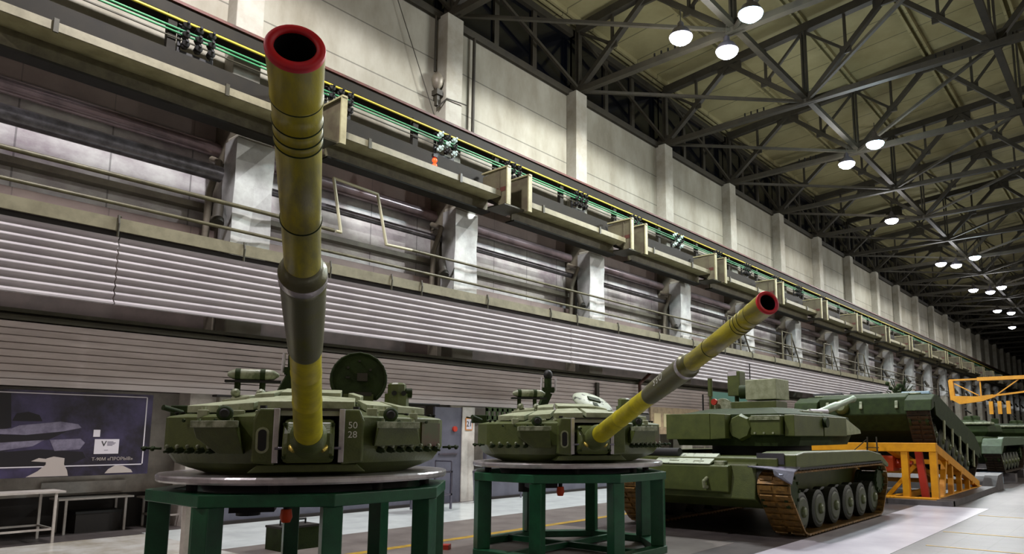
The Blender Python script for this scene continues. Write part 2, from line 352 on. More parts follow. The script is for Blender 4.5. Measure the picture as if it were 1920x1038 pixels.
# siren & cable on the column face
t=thing('wall_siren','grey bell shaped siren with bracket on a column side','siren',(-14.75,12.05,11.35))
MB().lathe([(0,.05),(.1,.14),(.3,.18),(.42,.12),(.5,.05)],(0,0,0),(0,0,1),14).build('bell','pier',t)
m=B(-.06,.06,-.05,.05,-.5,0);m.box(-.12,.12,-.1,.1,-.2,-.05); m.build('mount','steel_dark',t)
MB().tube([(0,0,-.55),(.25,.15,-.3),(.3,.85,-.25)],.02,8).build('arm','steel_dark',t)
tag(MB().cyl((-14.9,10.7,13.5),(-14.8,12.0,10.6),.012,6).build('slack_cable','steel_dark'),'thin dark cable slanting across the upper wall to the siren','cable')
tag(MB().cyl((-14.85,13.5,13.6),(-14.85,13.5,10.05),.05,8).build('drain_pipe','steel_dark'),'dark vertical drain pipe right of the siren column','pipe')
tag(MB().cyl((-14.85,12.02,13.6),(-14.85,12.02,11.9),.03,8).build('cable_conduit','steel_dark'),'thin vertical conduit running up from the siren','conduit')
tag(MB().cyl((-14.85,42.7,13.6),(-14.85,42.7,10.05),.05,8).build('drain_pipe','steel_dark'),'dark vertical drain pipe on far upper wall panel','pipe')
# ------------------------------------------------------------------ corrugated band & cream angle
def corr(y0,y1):
    n=8*8; z0,z1=3.86,4.97; m=MB(); pr=[]
    for i in range(n+1):
        z=z0+(z1-z0)*i/n; pr.append((-13.2+.034*math.cos(2*PI*i/8),z))
    vs=[(x,y,z) for y in(y0,y1) for x,z in pr]; fs=[(i,i+1,n+2+i,n+1+i) for i in range(n)]
    m.add(vs,fs,True)
    vs=[(x-.012,y,z) for y in(y0,y1) for x,z in pr]; m.add(vs,fs,True)
    m.box(-13.25,-13.14,y0,y1,z0-.03,z0); return m
ys=[-8,4.1,16.1,28.1,40.1,50.0]
for i,(a,b) in enumerate(zip(ys,ys[1:])):
    t=thing('corrugated_panel','corrugated metal panel band, %s section from left'%('leftmost' if i==0 else ORD[i]),'panel',(0,0,0),0,'corrugated panels under the cream beam')
    corr(a+.01,b-.01).build('sheet','corr',t)
    m=MB(); y=a+1
    while y<b: m.box(-13.35,-13.26,y,y+.08,3.9,4.95); y+=3
    m.build('backing_rail','steel_dark',t)
t=thing('angle_beam','cream angle beam with hooks on top of the corrugated band','beam')
B(-13.22,-13.18,-8,50,5.08,5.3).build('face','cream_d',t); B(-13.7,-13.22,-8,50,5.26,5.3).build('top_leg','cream_d',t); B(-13.34,-13.24,-8,50,4.96,5.08).build('gap_strip','dark',t)  # dark strip below the face paints the black gap over the sheet
for y in (4.06,6.19,8.03,9.59,10.45,12.62,15.14,16.37,18.51,21,23.4,26,28.6,31,34,37,40,43,46):
    MB().tube([(-13.16,y,4.97),(-13.14,y,5.2),(-13.17,y,5.33),(-13.24,y+.05,5.34)],.02,6).build('hook','steel_olive',t)
# slatted lower cladding with capping beam
m=MB(); z=2.46
i=0
while z<3.42:
    m.box(-13.98,-13.9-(.02 if i%2 else 0),-8,40,z,z+.098); m.box(-14,-13.95,-8,40,z+.098,z+.115); z+=.115; i+=1
st('wall_lower_left',m,'slat')
t=thing('capping_beam','dark olive beam capping the slatted cladding','beam'); B(-14.05,-13.86,-8,40,3.5,3.58).build('lower_rail','steel_olive',t); B(-14.05,-13.82,-8,40,3.62,3.68).build('upper_rail','steel_olive',t); B(-14.05,-13.95,-8,40,3.4,3.62).build('web','steel_dark',t)
tag(MB().tube([(-13.7,21.2,3.9),(-13.75,20.6,3.5),(-13.75,20.6,2.5)],.06,10).build('red_pipe','rust'),'dark red pipe bending down over the slatted cladding','pipe')
tag(B(-13.9,-13.82,18.2,18.34,2.6,3.4).build('wall_bracket','steel_dark'),'dark vertical bracket on cladding left of red pipe','bracket')
t=thing('teal_panel','pale teal glazed panel under the far corrugated band','panel',(-13.8,26.0,0)); B(-.03,.03,0,3.2,3.05,3.5).build('pane','teal',t); B(-.04,.04,-.1,3.3,2.98,3.05).build('frame','steel_dark',t)
for i,(y,l) in enumerate(((27.2,'nearest'),(33.0,'second'),(38.8,'third'),(44.7,'fourth'))):
    t=thing('wall_rail_frame','%s thin steel rail frame standing above the cream angle beam'%l,'frame',(-13.6,y,5.3),0,'rail frames above the angle beam')
    for a in(0,1.2): MB().cyl((0,a,0),(0,a,1.5),.03,6).build('post','pipe_olive',t)
    for z in(.75,1.5): MB().cyl((0,0,z),(0,1.2,z),.025,6).build('rail','pipe_olive',t)
    MB().beam((0,1.2,1.4),(0,2.2,.02),.05,.05).build('diagonal','steel_olive',t)
# lower zone behind the stands
st('wall_lower_shade',B(-15,-13.9,6.2,11.5,2.42,2.46),'dark')
t=thing('partition_panel','long blue grey low partition behind the near stand','partition'); B(-13.95,-13.85,6.3,11.6,.05,1.25).build('panel','door',t); B(-13.97,-13.8,6.3,11.6,0,.06).build('skirting','dark',t); B(-13.97,-13.83,6.3,11.6,1.25,1.3).build('top_rail','silver',t)
t=thing('partition_panel','blue grey low partition behind the farther stand','partition'); B(-13.95,-13.85,13.3,20,.05,1.35).build('panel','door',t); B(-13.97,-13.8,13.3,20,0,.06).build('skirting','dark',t); B(-13.97,-13.83,13.3,20,1.35,1.4).build('top_rail','silver',t)
d=st('door_1',B(-14.0,-13.93,11.6,12.5,0,2.4),'door')
B(-13.93,-13.9,11.75,12.35,1.2,1.24).build('door_handle','silver',d); MB().cyl((-13.93,12.25,1.85),(-13.88,12.25,1.85),.07).build('door_dial','redpost',d)
st('trim_9',B(-14.02,-13.9,12.5,12.93,0,2.42),'white_wall')
st('trim_10',B(-14.6,-14.1,5.8,6.3,0,2.7),'white_wall')
t=thing('number_sign','white notice with orange border reading 21 on white pillar','sign',(-13.89,12.72,1.98))
B(-.005,.005,-.12,.12,-.16,.16).build('border','sign_ylw',t); B(.005,.009,-.095,.095,-.135,.135).build('sheet','paper',t)
text('21','lettering','black',.2,Matrix.Translation((.011,0,0))@Matrix.Rotation(R(90),4,'Z')@Matrix.Rotation(R(90),4,'X'),t)
# perforated plate
t=thing('perforated_plate','olive perforated plate beyond the farther stand','plate',(-13.5,12.95,0))
m=B(-.02,.02,0,1.4,1.88,1.98); m.box(-.02,.02,0,1.4,2.32,2.42)
for i in range(8): m.box(-.02,.02,.0+i*.19,.07+i*.19,1.9,2.4)
m.box(-.02,.02,0,1.4,2.1,2.2); m.build('plate','green_dark',t); MB().cyl((0,.03,0),(0,.03,1.9),.025).cyl((0,1.37,0),(0,1.37,1.9),.025).build('leg','silver',t)
t=thing('brown_board','brown notice board covered with papers','board',(-13.85,21.4,0)); B(-.03,.03,0,3.5,1.75,2.72).build('panel','board',t)
for i in range(5): B(.03,.04,.2+i*.65,.65+i*.65,2.0,2.5).build('notice_sheet',mat('notice_sheet',(176-6*i,158,120),.6),t)
# benches & carts right of the near stand
t=thing('service_trolley','small grey wheeled trolley between the two stands','trolley',(-12.6,10.45,0))
for z in(.35,.85): B(-.3,.3,-.35,.35,z,z+.04).build('shelf','silver',t)
for a in(-.28,.28):
    for b in(-.33,.33): B(a-.02,a+.02,b-.02,b+.02,.05,.9).build('leg','silver',t)
MB().tube([(-.28,.33,.88),(-.28,.33,1.1),(.28,.33,1.1),(.28,.33,.88)],.015,6).build('handle','silver',t)
t=thing('waste_bin','grey metal waste bin beside the white pillar','bin',(-13.3,12.6,0)); MB().lathe([(0,.2),(.75,.26)],(0,0,0),(0,0,1),4,smooth=False).build('body','door',t); MB().lathe([(0,.27),(.05,.27),(.1,.1)],(0,0,.75),(0,0,1),4,smooth=False).build('lid','silver',t)
# ------------------------------------------------------------------ poster at left
t=thing('wall_poster','wide dark poster with armoured vehicles and a thin white frame line','poster',(-14.0,0,0))
B(-.04,0,-1.5,5.12,1.0,2.4).build('panel','sign_dark',t)
m=B(0,.004,-1.4,5.03,2.345,2.36); m.box(0,.004,-1.4,5.03,1.16,1.178); m.box(0,.004,5.012,5.03,1.16,2.36); m.build('frame_line','paper',t)
yz=lambda a,b,c:(c,a,b)
m=MB().prism([(2.3,1.72),(3.1,1.78),(3.2,1.83),(3.75,1.9),(4.0,1.86),(4.05,1.8),(3.8,1.74),(3.3,1.68)],0,.003,yz)
m.prism([(1.0,1.3),(2.9,1.42),(3.4,1.5),(3.55,1.6),(3.0,1.56),(1,1.5)],0,.003,yz); m.prism([(3.62,1.6),(4.05,1.62),(4.12,1.55),(4.05,1.44),(3.7,1.42)],0,.003,yz); m.build('printed_vehicle','sign_tank',t)
m=MB().prism([(2.3,1.7),(3.3,1.68),(3.9,1.77),(3.6,1.6),(3.0,1.56),(2.3,1.55)],0,.002,yz); m.prism([(1,1.3),(2.9,1.4),(3.5,1.45),(4.1,1.4),(4.15,1.3),(3.9,1.18),(1,1.18)],0,.0015,yz)
m.prism([(3.1,1.9),(3.15,2.02),(3.3,2.05),(3.45,2.0),(3.5,1.9)],0,.002,yz); m.prism([(2.95,1.75),(2.9,2.34),(3.05,2.34),(3.1,1.8)],0,.002,yz); m.build('printed_shadow','sign_black',t)
m=MB().prism([(3.35,1.01),(3.5,1.1),(3.6,1.2),(3.6,1.3),(3.7,1.33),(3.85,1.3),(3.85,1.2),(3.9,1.1),(3.92,1.01)],0,.005,yz); m.build('printed_dust','sign_dust',t); m=MB().prism([(4.45,1.03),(4.5,1.1),(4.6,1.16),(4.72,1.15),(4.85,1.08),(4.88,1.03)],0,.005,yz); m.build('printed_dust','sign_dust',t); m=MB().prism([(3.4,1.26),(3.5,1.31),(3.62,1.29),(3.6,1.24)],0,.004,yz); m.build('printed_dust','sign_dust',t)
B(0,.006,4.26,4.63,1.36,1.61).build('white_label','paper',t); B(0,.006,4.23,4.33,1.65,1.77).build('small_label','paper',t)
TM=lambda x,y,z:Matrix.Translation((x,y,z))@Matrix.Rotation(R(90),4,'Z')@Matrix.Rotation(R(90),4,'X')
text('V','label_letter','black',.13,TM(.008,4.4,1.53),t)
m=MB()
for i,(z,l) in enumerate(((1.565,.09),(1.545,.13),(1.525,.11),(1.505,.08))): m.box(.006,.008,4.45,4.45+l,z-.005,z+.005)
m.box(.006,.008,4.41,4.47,1.42,1.427); m.build('label_lines','sign_tank',t)
text('Т-90М «ПРОРЫВ»','caption','sign_dust',.075,TM(.006,4.55,1.27),t,ext=.001)
# tables
def table(x0,x1,y0,y1,h,label,shelf=True,back=False):
    t=thing('work_table',label,'table',((x0+x1)/2,(y0+y1)/2,0)); a=(x1-x0)/2;b=(y1-y0)/2
    B(-a,a,-b,b,h-.03,h).build('table_top','table',t)
    for i in(-1,1):
        for j in(-1,1): B(i*(a-.03)-.018,i*(a-.03)+.018,j*(b-.12)-.018,j*(b-.12)+.018,0,h-.03).build('leg','table',t)
    if shelf:
        m=B(-a+.03,a-.03,-b+.11,-b+.14,.2,.23); m.box(-a+.03,a-.03,b-.14,b-.11,.2,.23); m.box(a-.045,a-.02,-b+.12,b-.12,.2,.23); m.box(-a+.02,-a+.045,-b+.12,b-.12,.2,.23); m.build('stretcher','table',t)
    return t
table(-14.35,-13.5,1.2,3.78,.8,'white metal frame table at left edge under the poster')
t=table(-14.98,-14.45,3.95,5.1,.6,'lower white table right of first one, dark crate underneath',False)
B(-14.98,-14.9,3.8,5.1,.66,.86).build('back_shelf','table'); o=D.objects['back_shelf']; tag(o,'pale shelf board on wall behind the lower table','shelf')
table(-14.9,-14.2,5.3,6.15,.55,'small white bench behind the near green stand')
t=thing('equipment_crate','dark crate on floor under the lower white table','crate',(-14.75,4.6,0)); B(-.2,.2,-.35,.35,0,.32).build('body','dark',t); B(-.21,.21,-.36,.36,.32,.36).build('lid','black',t)
st('wall_foot_shade',B(-15,-14.97,-2,6.2,0,.62),'dark')  # dark sheet on the wall, painted shade under the tables
# floor odds
t=thing('tool_crate','dark tool crate on floor behind the near stand','crate',(-10.1,5.75,0)); B(-.22,.22,-.3,.3,0,.32).build('body','green_dark',t); B(-.23,.23,-.31,.31,.32,.35).build('lid','dark',t); MB().tube([(-.0,-.2,.35),(0,-.2,.42),(0,.2,.42),(0,.2,.35)],.015,6).build('handle','black',t)
t=thing('red_jack','small red floor jack left of the farther stand','jack',(-8.35,7.05,0),.6); B(-.2,.2,-.08,.08,0,.07).build('base','redpost',t); MB().cyl((0,0,.07),(.0,0,.13),.05).build('ram','redpost',t)
t=thing('white_post','pale upright post behind near stand left legs','post',(-9.95,4.15,0)); B(-.06,.06,-.03,.03,0,.95).build('shaft','table',t); B(-.12,.12,-.12,.12,0,.02).build('foot','table',t)
# ------------------------------------------------------------------ roof trusses
def truss():
    t=thing('roof_truss','','truss'); zb=13.8
    x0=-14.7
    MB().box(-14.8,15.4,-.11,.11,zb-.1,zb+.1).build('bottom_chord','steel_dark',t)
    m=MB(); m.beam((x0,0,ztop(x0)),(.3,0,ztop(.3)),.26,.3); m.beam((.3,0,ztop(.3)),(15.3,0,ztop(15.3)),.26,.3); m.build('top_chord','steel_dark',t)
    G=lambda *a:MB().box(*a).build('gusset_plate','steel_dark',t); W=lambda *a:MB().beam(*a).build('web_member','steel_dark',t); S=lambda *a:MB().beam(*a).build('sub_strut','steel_dark',t)
    for j in range(5):
        a=x0+6*j; tn=(a+3,0,ztop(a+3)-.1); bl=(a,0,zb); br=(a+6,0,zb)
        W(bl,tn,.2,.16); W(tn,br,.2,.16)
        G(a+2.5,a+3.5,-.04,.04,ztop(a+3)-.45,ztop(a+3))
        for p,q,x in((bl,tn,a),(tn,br,a+6)):
            mx=(p[0]+q[0])/2; mz=(p[2]+q[2])/2
            S((mx,0,mz),(mx,0,ztop(mx)),.09,.09); S((mx,0,mz),(x,0,ztop(x)-.1),.09,.09); G(mx-.2,mx+.2,-.03,.03,mz-.15,mz+.15)
    for j in range(6):
        a=x0+6*j
        G(a-.35,a+.35,-.04,.04,zb-.1,zb+.35)
        W((a-.06,0,zb),(a-.06,0,ztop(a)),.06,.18); W((a+.06,0,zb),(a+.06,0,ztop(a)),.06,.18)
    return t
t0=truss()
for i,k in enumerate(range(-1,22)):
    o=t0 if i==0 else copy_tree(t0); o.location=(0,yk(k),0); o['group']='roof trusses spanning the hall'
    o['label']='%s steel roof truss spanning the hall, counted from the camera'%ORD[i]
for j,(l) in zip((1,2,3),('nearest the left wall','second from left wall','third from the left wall')):
    x=-14.7+6*j
    tag(B(x-.1,x+.1,0,125,13.88,14.05).build('roof_tie_beam','steel_dark'),'long dark tie beam under the roof trusses, '+l,'beam','tie beams linking the trusses')
def brace():
    t=thing('roof_brace','','brace'); MB().beam((-14.7,0,13.8),(-8.7,5.85,13.8),.1,.1).build('left_diagonal','steel_dark',t); MB().beam((-8.7,5.85,13.8),(-2.7,0,13.8),.1,.1).build('right_diagonal','steel_dark',t)
    MB().beam((-14.7,0,ztop(-14.7)-.1),(-14.7,5.85,13.9),.1,.1).build('wall_diagonal','steel_dark',t); return t
r0=brace()
for i,k in enumerate(range(-1,19)):
    o=r0 if i==0 else copy_tree(r0); o.location=(0,yk(k),0); o['group']='diagonal braces between trusses'
    o['label']='%s set of diagonal roof braces between trusses, counted from camera'%ORD[i]
# electrical comb brackets on the bottom chord
for i,(x,y) in enumerate(((-11.2,18.5),(-10.8,24.4),(-4.0,24.4),(-10.9,30.2))):
    t=thing('comb_bracket','small comb shaped cable bracket on the %s truss, %s'%(('third','fourth','fourth','fifth')[i],('near wall','near wall','towards middle','near wall')[i]),'bracket',(x,y,13.9))
    B(-.5,.5,-.03,.03,0,.06).build('bar','black',t)
    for q in range(4): MB().cyl((-.4+.26*q,0,.06),(-.4+.26*q,0,.28),.03,6).build('pin','black',t)
# ------------------------------------------------------------------ lamps
LP=[(-9.45,16.5,0),(-7.4,16.7,1),(-8.76,18.0,0),(-7.33,27.7,1),(-8.87,29.1,0),(-9.59,38.5,0),(-9.7,50.5,0),(-9.0,51.6,0),(-7.63,50.0,1),(-9.64,61.3,0),(-8.74,63,0),(-7.76,61.5,0),(-9.7,73,0),(-8.88,75,0),(-10.1,85.1,0)]
def lamp(cy):
    t=thing('high_bay_lamp','','lamp')
    MB().lathe([(0,.345),(.02,.345),(.2,.24),(.3,.1),(.42,.09),(.5,.03)],(0,0,0),(0,0,1),20).build('reflector','silver',t)
    MB().cyl((0,0,.5),(0,0,.86),.015,6).build('hanger','steel_dark',t)
    MB().lathe([(-.2,.06),(-.16,.2),(-.08,.3),(0,.33)],(0,0,0),(0,0,1),20).build('lens','lampc' if cy else 'lamp',t); return t
la,lb=lamp(0),lamp(1); first={0:la,1:lb}; used=set()
LN=['leftmost lamp of the near cluster','upper cyan tinted lamp of the near cluster','lowest lamp of the near cluster','cyan tinted lamp of the second cluster','white lamp of the second cluster','single lamp between second and fourth clusters','left lamp of the fourth cluster','middle lamp of the fourth cluster','right lamp of fourth cluster','left lamp of the fifth cluster','middle lamp of fifth cluster','right lamp of the fifth cluster','left lamp of the sixth cluster','right lamp of the sixth cluster','farthest tiny lamp before the dark end']
for (x,y,c),l in zip(LP,LN):
    o=first[c] if c not in used else copy_tree(first[c]); used.add(c); o.location=(x,y,13.0); o['label']='bright high bay '+l; o['group']='high bay lamps under the roof'
def plight(x,y,z,e,col=(1,.97,.93),r=.3):
    l=D.lights.new('bay_light','SPOT'); l.energy=e; l.color=col; l.shadow_soft_size=r; l.spot_size=R(176); l.spot_blend=.12
    o=D.objects.new('bay_light',l); COL.objects.link(o); o.location=(x,y,z-.32)
    l=D.lights.new('bay_spill','POINT'); l.energy=e*.22; l.color=col; l.shadow_soft_size=.4
    o=D.objects.new('bay_spill',l); COL.objects.link(o); o.location=(x,y,z-.45)
for x,y,c in LP: plight(x,y,13,2800 if y<35 else (2200 if y<45 else (1500 if y<55 else 900)),(.8,.95,1) if c else (1,.97,.95))
for y,e in ((5,500),(16.5,900),(28,2500),(39,3200),(50,3000),(62,1500)): plight(8.5,y,13,e)
plight(-9.4,5,13,5200,(1,.95,.98)); plight(-9.4,-5,13,2200,(1,.92,.97))
# ------------------------------------------------------------------ stands
def octo(r,a0=22.5): return [(r*math.cos(R(a0+45*k)),r*math.sin(R(a0+45*k))) for k in range(8)]
def stand(loc,label):
    t=thing('turret_stand',label,'stand',loc,0,'green octagonal turret stands')
    def ring(z0,z1,ro,ri):
        m=MB(); o=octo(ro);i=octo(ri); vs=[(x,y,z) for z in(z0,z1) for x,y in o]+[(x,y,z) for z in(z0,z1) for x,y in i]; fs=[]
        for k in range(8):
            j=(k+1)%8; fs+=[(k,j,8+j,8+k),(16+k,24+k,24+j,16+j),(8+k,8+j,24+j,24+k),(k,16+k,16+j,j)]
        return m.add(vs,fs)
    ring(1.04,1.15,1.5,1.27).build('top_frame','stand',t,.008)
    ring(.0,.1,1.5,1.3).build('bottom_frame','stand',t,.008)
    for k in range(8):
        a=R(22.5+45*k); c=Vector((math.cos(a),math.sin(a),0))*1.37; 
        m=MB().beam(c+Vector((0,0,.1)),c+Vector((0,0,1.04)),.17,.19,up=(math.cos(a),math.sin(a),0)); m.build('leg','stand',t,.01)
    m=MB(); m.beam((-1.3,0,.06),(1.3,0,.06),.08,.08); m.beam((0,-1.3,.06),(0,1.3,.06),.08,.08); m.build('floor_brace','stand',t)
    for k in range(8):
        a=R(45*k); x,y=1.2*math.cos(a),1.2*math.sin(a)
        MB().cyl((x,y,1.1),(x,y,1.225),.05,10).build('support_pad','black',t)
        MB().beam((x*1.02,y*1.02,1.08),(x*1.1,y*1.1,1.08),.1,.06).build('pad_bracket','black',t)
    return t
S1=(-7.0,4.15,0); S2=(-6.9,8.35,0)
stand(S1,'near green octagonal steel stand carrying the turret with upright barrel')
stand(S2,'farther green octagonal steel stand carrying the second turret')
# ------------------------------------------------------------------ turret
OUT=[(1.30,0),(1.30,.42),(1.12,.62),(.50,1.30),(.05,1.38),(-.7,1.15),(-1.25,.7),(-1.35,0)]
OUT=OUT+[(x,-y) for x,y in reversed(OUT[1:-1])]
def rad(th):
    dx,dy=math.cos(th),math.sin(th); best=9
    for (ax,ay),(bx,by) in zip(OUT,OUT[1:]+OUT[:1]):
        ex,ey=bx-ax,by-ay; den=dx*ey-dy*ex
        if abs(den)<1e-9: continue
        t=(ax*ey-ay*ex)/den; s=(ax*dy-ay*dx)/den
        if t>0 and -1e-6<=s<=1+1e-6: best=min(best,t)
    return best
ZB=1.23
def zroof(x,y):
    r=math.hypot(x,y); rn=r/rad(math.atan2(y,x)) if r>.01 else 0; return 2.09-.25*rn-ZB
def turret(loc,az,el,label,hatch_open,mark):
    t=thing('tank_turret',label,'turret',(loc[0],loc[1],ZB),R(az))
    F=lambda z:z-ZB
    # polished ring
    m=MB().lathe([(0,1.30),(0,1.42),(.018,1.43),(.05,1.43),(.066,1.42),(.066,1.0)],(0,0,0.0),(0,0,1),64,smooth=False); m.lathe([(0,1.30),(.0,1.0)],(0,0,0),(0,0,1),64,False,False)
    m.build('base_ring','chrome',t)
    MB().lathe([(-.13,1.0),(.0,1.05),(.0,.9),(-.13,.9),(-.13,1.0)],(0,0,0),(0,0,1),48,False).build('ring_gear','black',t)
    # body
    N=144; rings=[]
    ths=[2*PI*i/N for i in range(N)]
    NA=.215
    def notch(th,r,lim):
        a=(th+PI)%(2*PI)-PI
        return min(r,lim) if abs(a)<NA else r
    spec=[(1.296,lambda th:notch(th,.98,.85)),(1.36,lambda th:notch(th,.55*1.0+.45*rad(th),.9)),(1.41,lambda th:notch(th,.25+.75*rad(th),.9)),(1.54,lambda th:notch(th,rad(th)*1.0,.9)),(1.83,lambda th:notch(th,rad(th),.9)),(1.845,lambda th:notch(th,rad(th)*.98,.88)),(1.915,lambda th:rad(th)*.70),(1.965,lambda th:rad(th)*.5),(2.06,lambda th:rad(th)*.12)]
    m=MB(); vs=[]
    for z,f in spec:
        for th in ths: r=f(th); vs.append((r*math.cos(th),r*math.sin(th),F(z)))
    fs=[(i*N+k,i*N+(k+1)%N,(i+1)*N+(k+1)%N,(i+1)*N+k) for i in range(len(spec)-1) for k in range(N)]
    fs.append(tuple(reversed(range(N)))); fs.append(tuple((len(spec)-1)*N+k for k in range(N)))
    m.add(vs,fs); m.build('armour_body','green',t)
    # cheek frame plates each side of the gun
    for s in(-1,1):
        q=MB().prism([(.275*s,1.40),(.47*s,1.42),(.47*s,1.80),(.43*s,1.90),(.275*s,1.90)],1.02,1.345,lambda a,b,c:(c,a,F(b)))
        q.build('cheek_plate','green',t,.02)
        MB().box(1.30,1.365,min(.25*s,.30*s),max(.25*s,.30*s),F(1.42),F(1.9)).build('side_strip','chrome',t,.006)
        if s<0:
            MB().prism([(-.385+.035*math.cos(a)*1.0,1.62+(.06 if math.sin(a)>0 else -.06)+.035*math.sin(a)) for a in [2*PI*i/20 for i in range(20)]],1.345,1.352,lambda a,b,c:(c,a,F(b))).build('oval_port','black',t)
            MB().prism([(-.385+.055*math.cos(a)*1.0,1.62+(.06 if math.sin(a)>0 else -.06)+.055*math.sin(a)) for a in [2*PI*i/20 for i in range(20)]],1.345,1.349,lambda a,b,c:(c,a,F(b))).build('port_rim','green_tile',t)
        # lifting lug on plate
        MB().cyl((1.2,.4*s,F(1.9)),(1.2,.4*s,F(1.93)),.03,10).build('lug','black',t)
    MB().box(.9,1.33,-.27,.27,F(1.885),F(1.905)).build('top_cover','steel_dark',t); MB().box(1.24,1.26,-.25,.25,F(1.84),F(1.9)).build('white_strip','white_paint',t)  # white strip added as the bright band above the mantlet
    MB().box(.86,.9,-.3,.3,F(1.36),F(1.9)).build('recess_back','black',t)
    MB().prism([(-.5,1.335),(.5,1.335),(.42,1.405),(-.42,1.405)],.95,1.30,lambda a,b,c:(c,a,F(b))).build('lower_lip','green',t,.01)
    # mantlet
    pr=[(.92,1.42),(1.38,1.42),(1.47,1.47),(1.50,1.56),(1.46,1.68),(1.36,1.80),(.92,1.84)]
    MB().prism(pr,-.215,.215,lambda a,b,c:(a,c,F(b))).build('mantlet','green',t,.04)
    for s in(-1,1):
        MB().cyl((1.44,.2*s,F(1.55)),(1.44,.275*s,F(1.55)),.012,8).build('pin','silver',t)
        MB().lathe([(0,.018),(.03,.03),(.07,.02)],(1.49,.15*s,F(1.57)),(.6,-.5*s,-.6),8).build('clamp','brass',t)
        for z in(1.47,1.76): MB().box(1.36,1.5,s*.2-.015,s*.2+.015,F(z)-.012,F(z)+.012).build('bracket','green_dark',t)
    # gun
    e=R(el); A=Vector((1.67,0,F(1.67))); d=Vector((math.cos(e),0,math.sin(e)))
    MB().lathe([(-.42,.135),(-.2,.15),(-.02,.15),(.02,.125),(.07,.118)],A,d,32).build('gun_collar','green',t)
    lo=MB().lathe([(0,.116),(.25,.113),(.9,.104),(.905,.107),(.925,.107),(.93,.103),(1.5,.098),(1.505,.1005),(1.53,.1005),(1.535,.0975),(1.92,.094),(1.99,.094)],A,d,40)
    lo.build('lower_barrel','yellow',t)
    MB().lathe([(1.90,.096),(1.93,.101),(2.1,.104),(2.5,.111),(2.8,.1125),(2.82,.1155),(2.93,.1155),(2.94,.098),(3.0,.095),(3.02,.085)],A,d,40).build('bore_evacuator','sleeve',t)
    MB().lathe([(2.86,.117),(2.88,.119),(2.92,.117)],A,d,40).build('evacuator_band','chrome',t)
    MB().lathe([(2.99,.0845),(3.4,.0825),(3.402,.0845),(3.43,.0845),(3.432,.0825),(3.95,.083),(3.952,.0855),(3.965,.0855),(3.967,.083),(4.0,.083),(4.002,.0855),(4.015,.0855),(4.017,.083),(4.06,.0835),(4.062,.086),(4.08,.086),(4.082,.0835),(4.17,.084),(4.172,.0875),(4.195,.0875),(4.2,.085),(4.3,.0875),(4.395,.09)],A,d,40,False).build('upper_barrel','barrel_mix',t)
    for s_ in (3.415,3.958,4.008,4.07,4.184): MB().lathe([(-.004,.0845),(-.003,.0878),(.003,.0878),(.004,.0845)],A+d*s_,d,40,False).build('barrel_band','green_dark',t)
    MB().lathe([(4.39,.0902),(4.405,.091),(4.41,.088),(4.412,.0635),(4.40,.0630)],A,d,40,False).build('muzzle_face','red_ring',t)
    MB().lathe([(4.40,.0628),(3.6,.0625),(3.6,.001)],A,d,32,False).build('bore','bore',t)
    # wedge armour boxes on the cheeks
    for s,(y0,y1) in((-1,(-.96,-.60)),(1,(.60,.97))):
        ya,yb=(y0,y1)
        ir=1 if s<0 else -1
        # front trapezoid face, inner corner low
        f=[(ya,1.735),(yb,1.735),(yb+.06*ir if s<0 else yb+.05,1.50),(ya+.2,1.50),(ya+.02,1.64)] if s<0 else [(ya,1.735),(yb,1.735),(yb+.055,1.575),(ya-.03,1.565)]
        xs=lambda y:1.14-(abs(y)-.6)*.55
        m=MB(); n=len(f)
        vs=[(xs(a)+.24-(1.735-b)*.7,a,F(b)) for a,b in f]+[(xs(a)-.28,a*.97,F(b)) for a,b in f]
        m.add(vs,[tuple(range(n)),tuple(reversed(range(n,2*n)))]+[(i,n+i,n+(i+1)%n,(i+1)%n) for i in range(n)])
        m.build('wedge_box','green' ,t,.006)
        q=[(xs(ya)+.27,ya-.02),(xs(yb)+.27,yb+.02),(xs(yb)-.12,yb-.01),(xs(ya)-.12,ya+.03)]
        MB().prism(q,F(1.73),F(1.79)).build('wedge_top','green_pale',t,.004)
        MB().lathe([(0,.03),(.01,.068),(.07,.068),(.08,.05)],(xs(.72)+.02,s*.72,F(1.86)),(1,0,0),18).build('lamp_drum','green_dark',t)
        MB().lathe([(0,.045),(.012,.03)],(xs(.72)+.1,s*.72,F(1.86)),(1,0,0),14).build('lamp_lens','black',t)
        for yb_ in(ya+.04,yb-.04): MB().cyl((xs(yb_)+.2,yb_,F(1.785)),(xs(yb_)+.2,yb_,F(1.81)),.014,8).build('bolt_head','green_pale',t)
        # flat side armour plates on the outer face
        # row of hooks along lower edge
        n=9 if s<0 else 8
        for i in range(n):
            y=s*(.62+.10*i) ; 
            th=math.atan2(y,.0)
            # x on outline for this y
            x=1.12-(abs(y)-.62)*(.62/.68) if abs(y)<1.3 else .48
            nx,ny=(.74,.67*s) if abs(y)<1.3 else (.2,.98*s)
            p=Vector((x-.01,y,F(1.53)))
            if abs(y)<1.32 and (s>0 or abs(y)>.75):
                MB().lathe([(0,.03),(.05,.026),(.055,.012),(.085,.012)],p,(nx,ny,-.25),8).build('hook','green_dark',t)
                MB().ball(p+Vector((nx*.055,ny*.055,.032)),.02,8).build('hook_tip','green_pale',t)
        MB().cyl((.45,s*1.33,F(1.54)),(.45,s*1.5,F(1.545)),.012,8).build('side_rod','green_dark',t)
        for q_ in(1.4,1.47): MB().lathe([(0,.018),(.04,.02),(.05,.006)],(.45,s*q_,F(1.55)),(.8,0,-.4),8).build('hook','green_dark',t)
        # pairs of roof knobs
        for y in(.92,.98,1.18,1.24): MB().lathe([(0,.015),(.035,.015),(.035,.025),(.05,.02)],(1.0-(y-.62)*.9-.1,s*y,F(1.84)),(0,0,1),8).build('roof_knob','black',t)
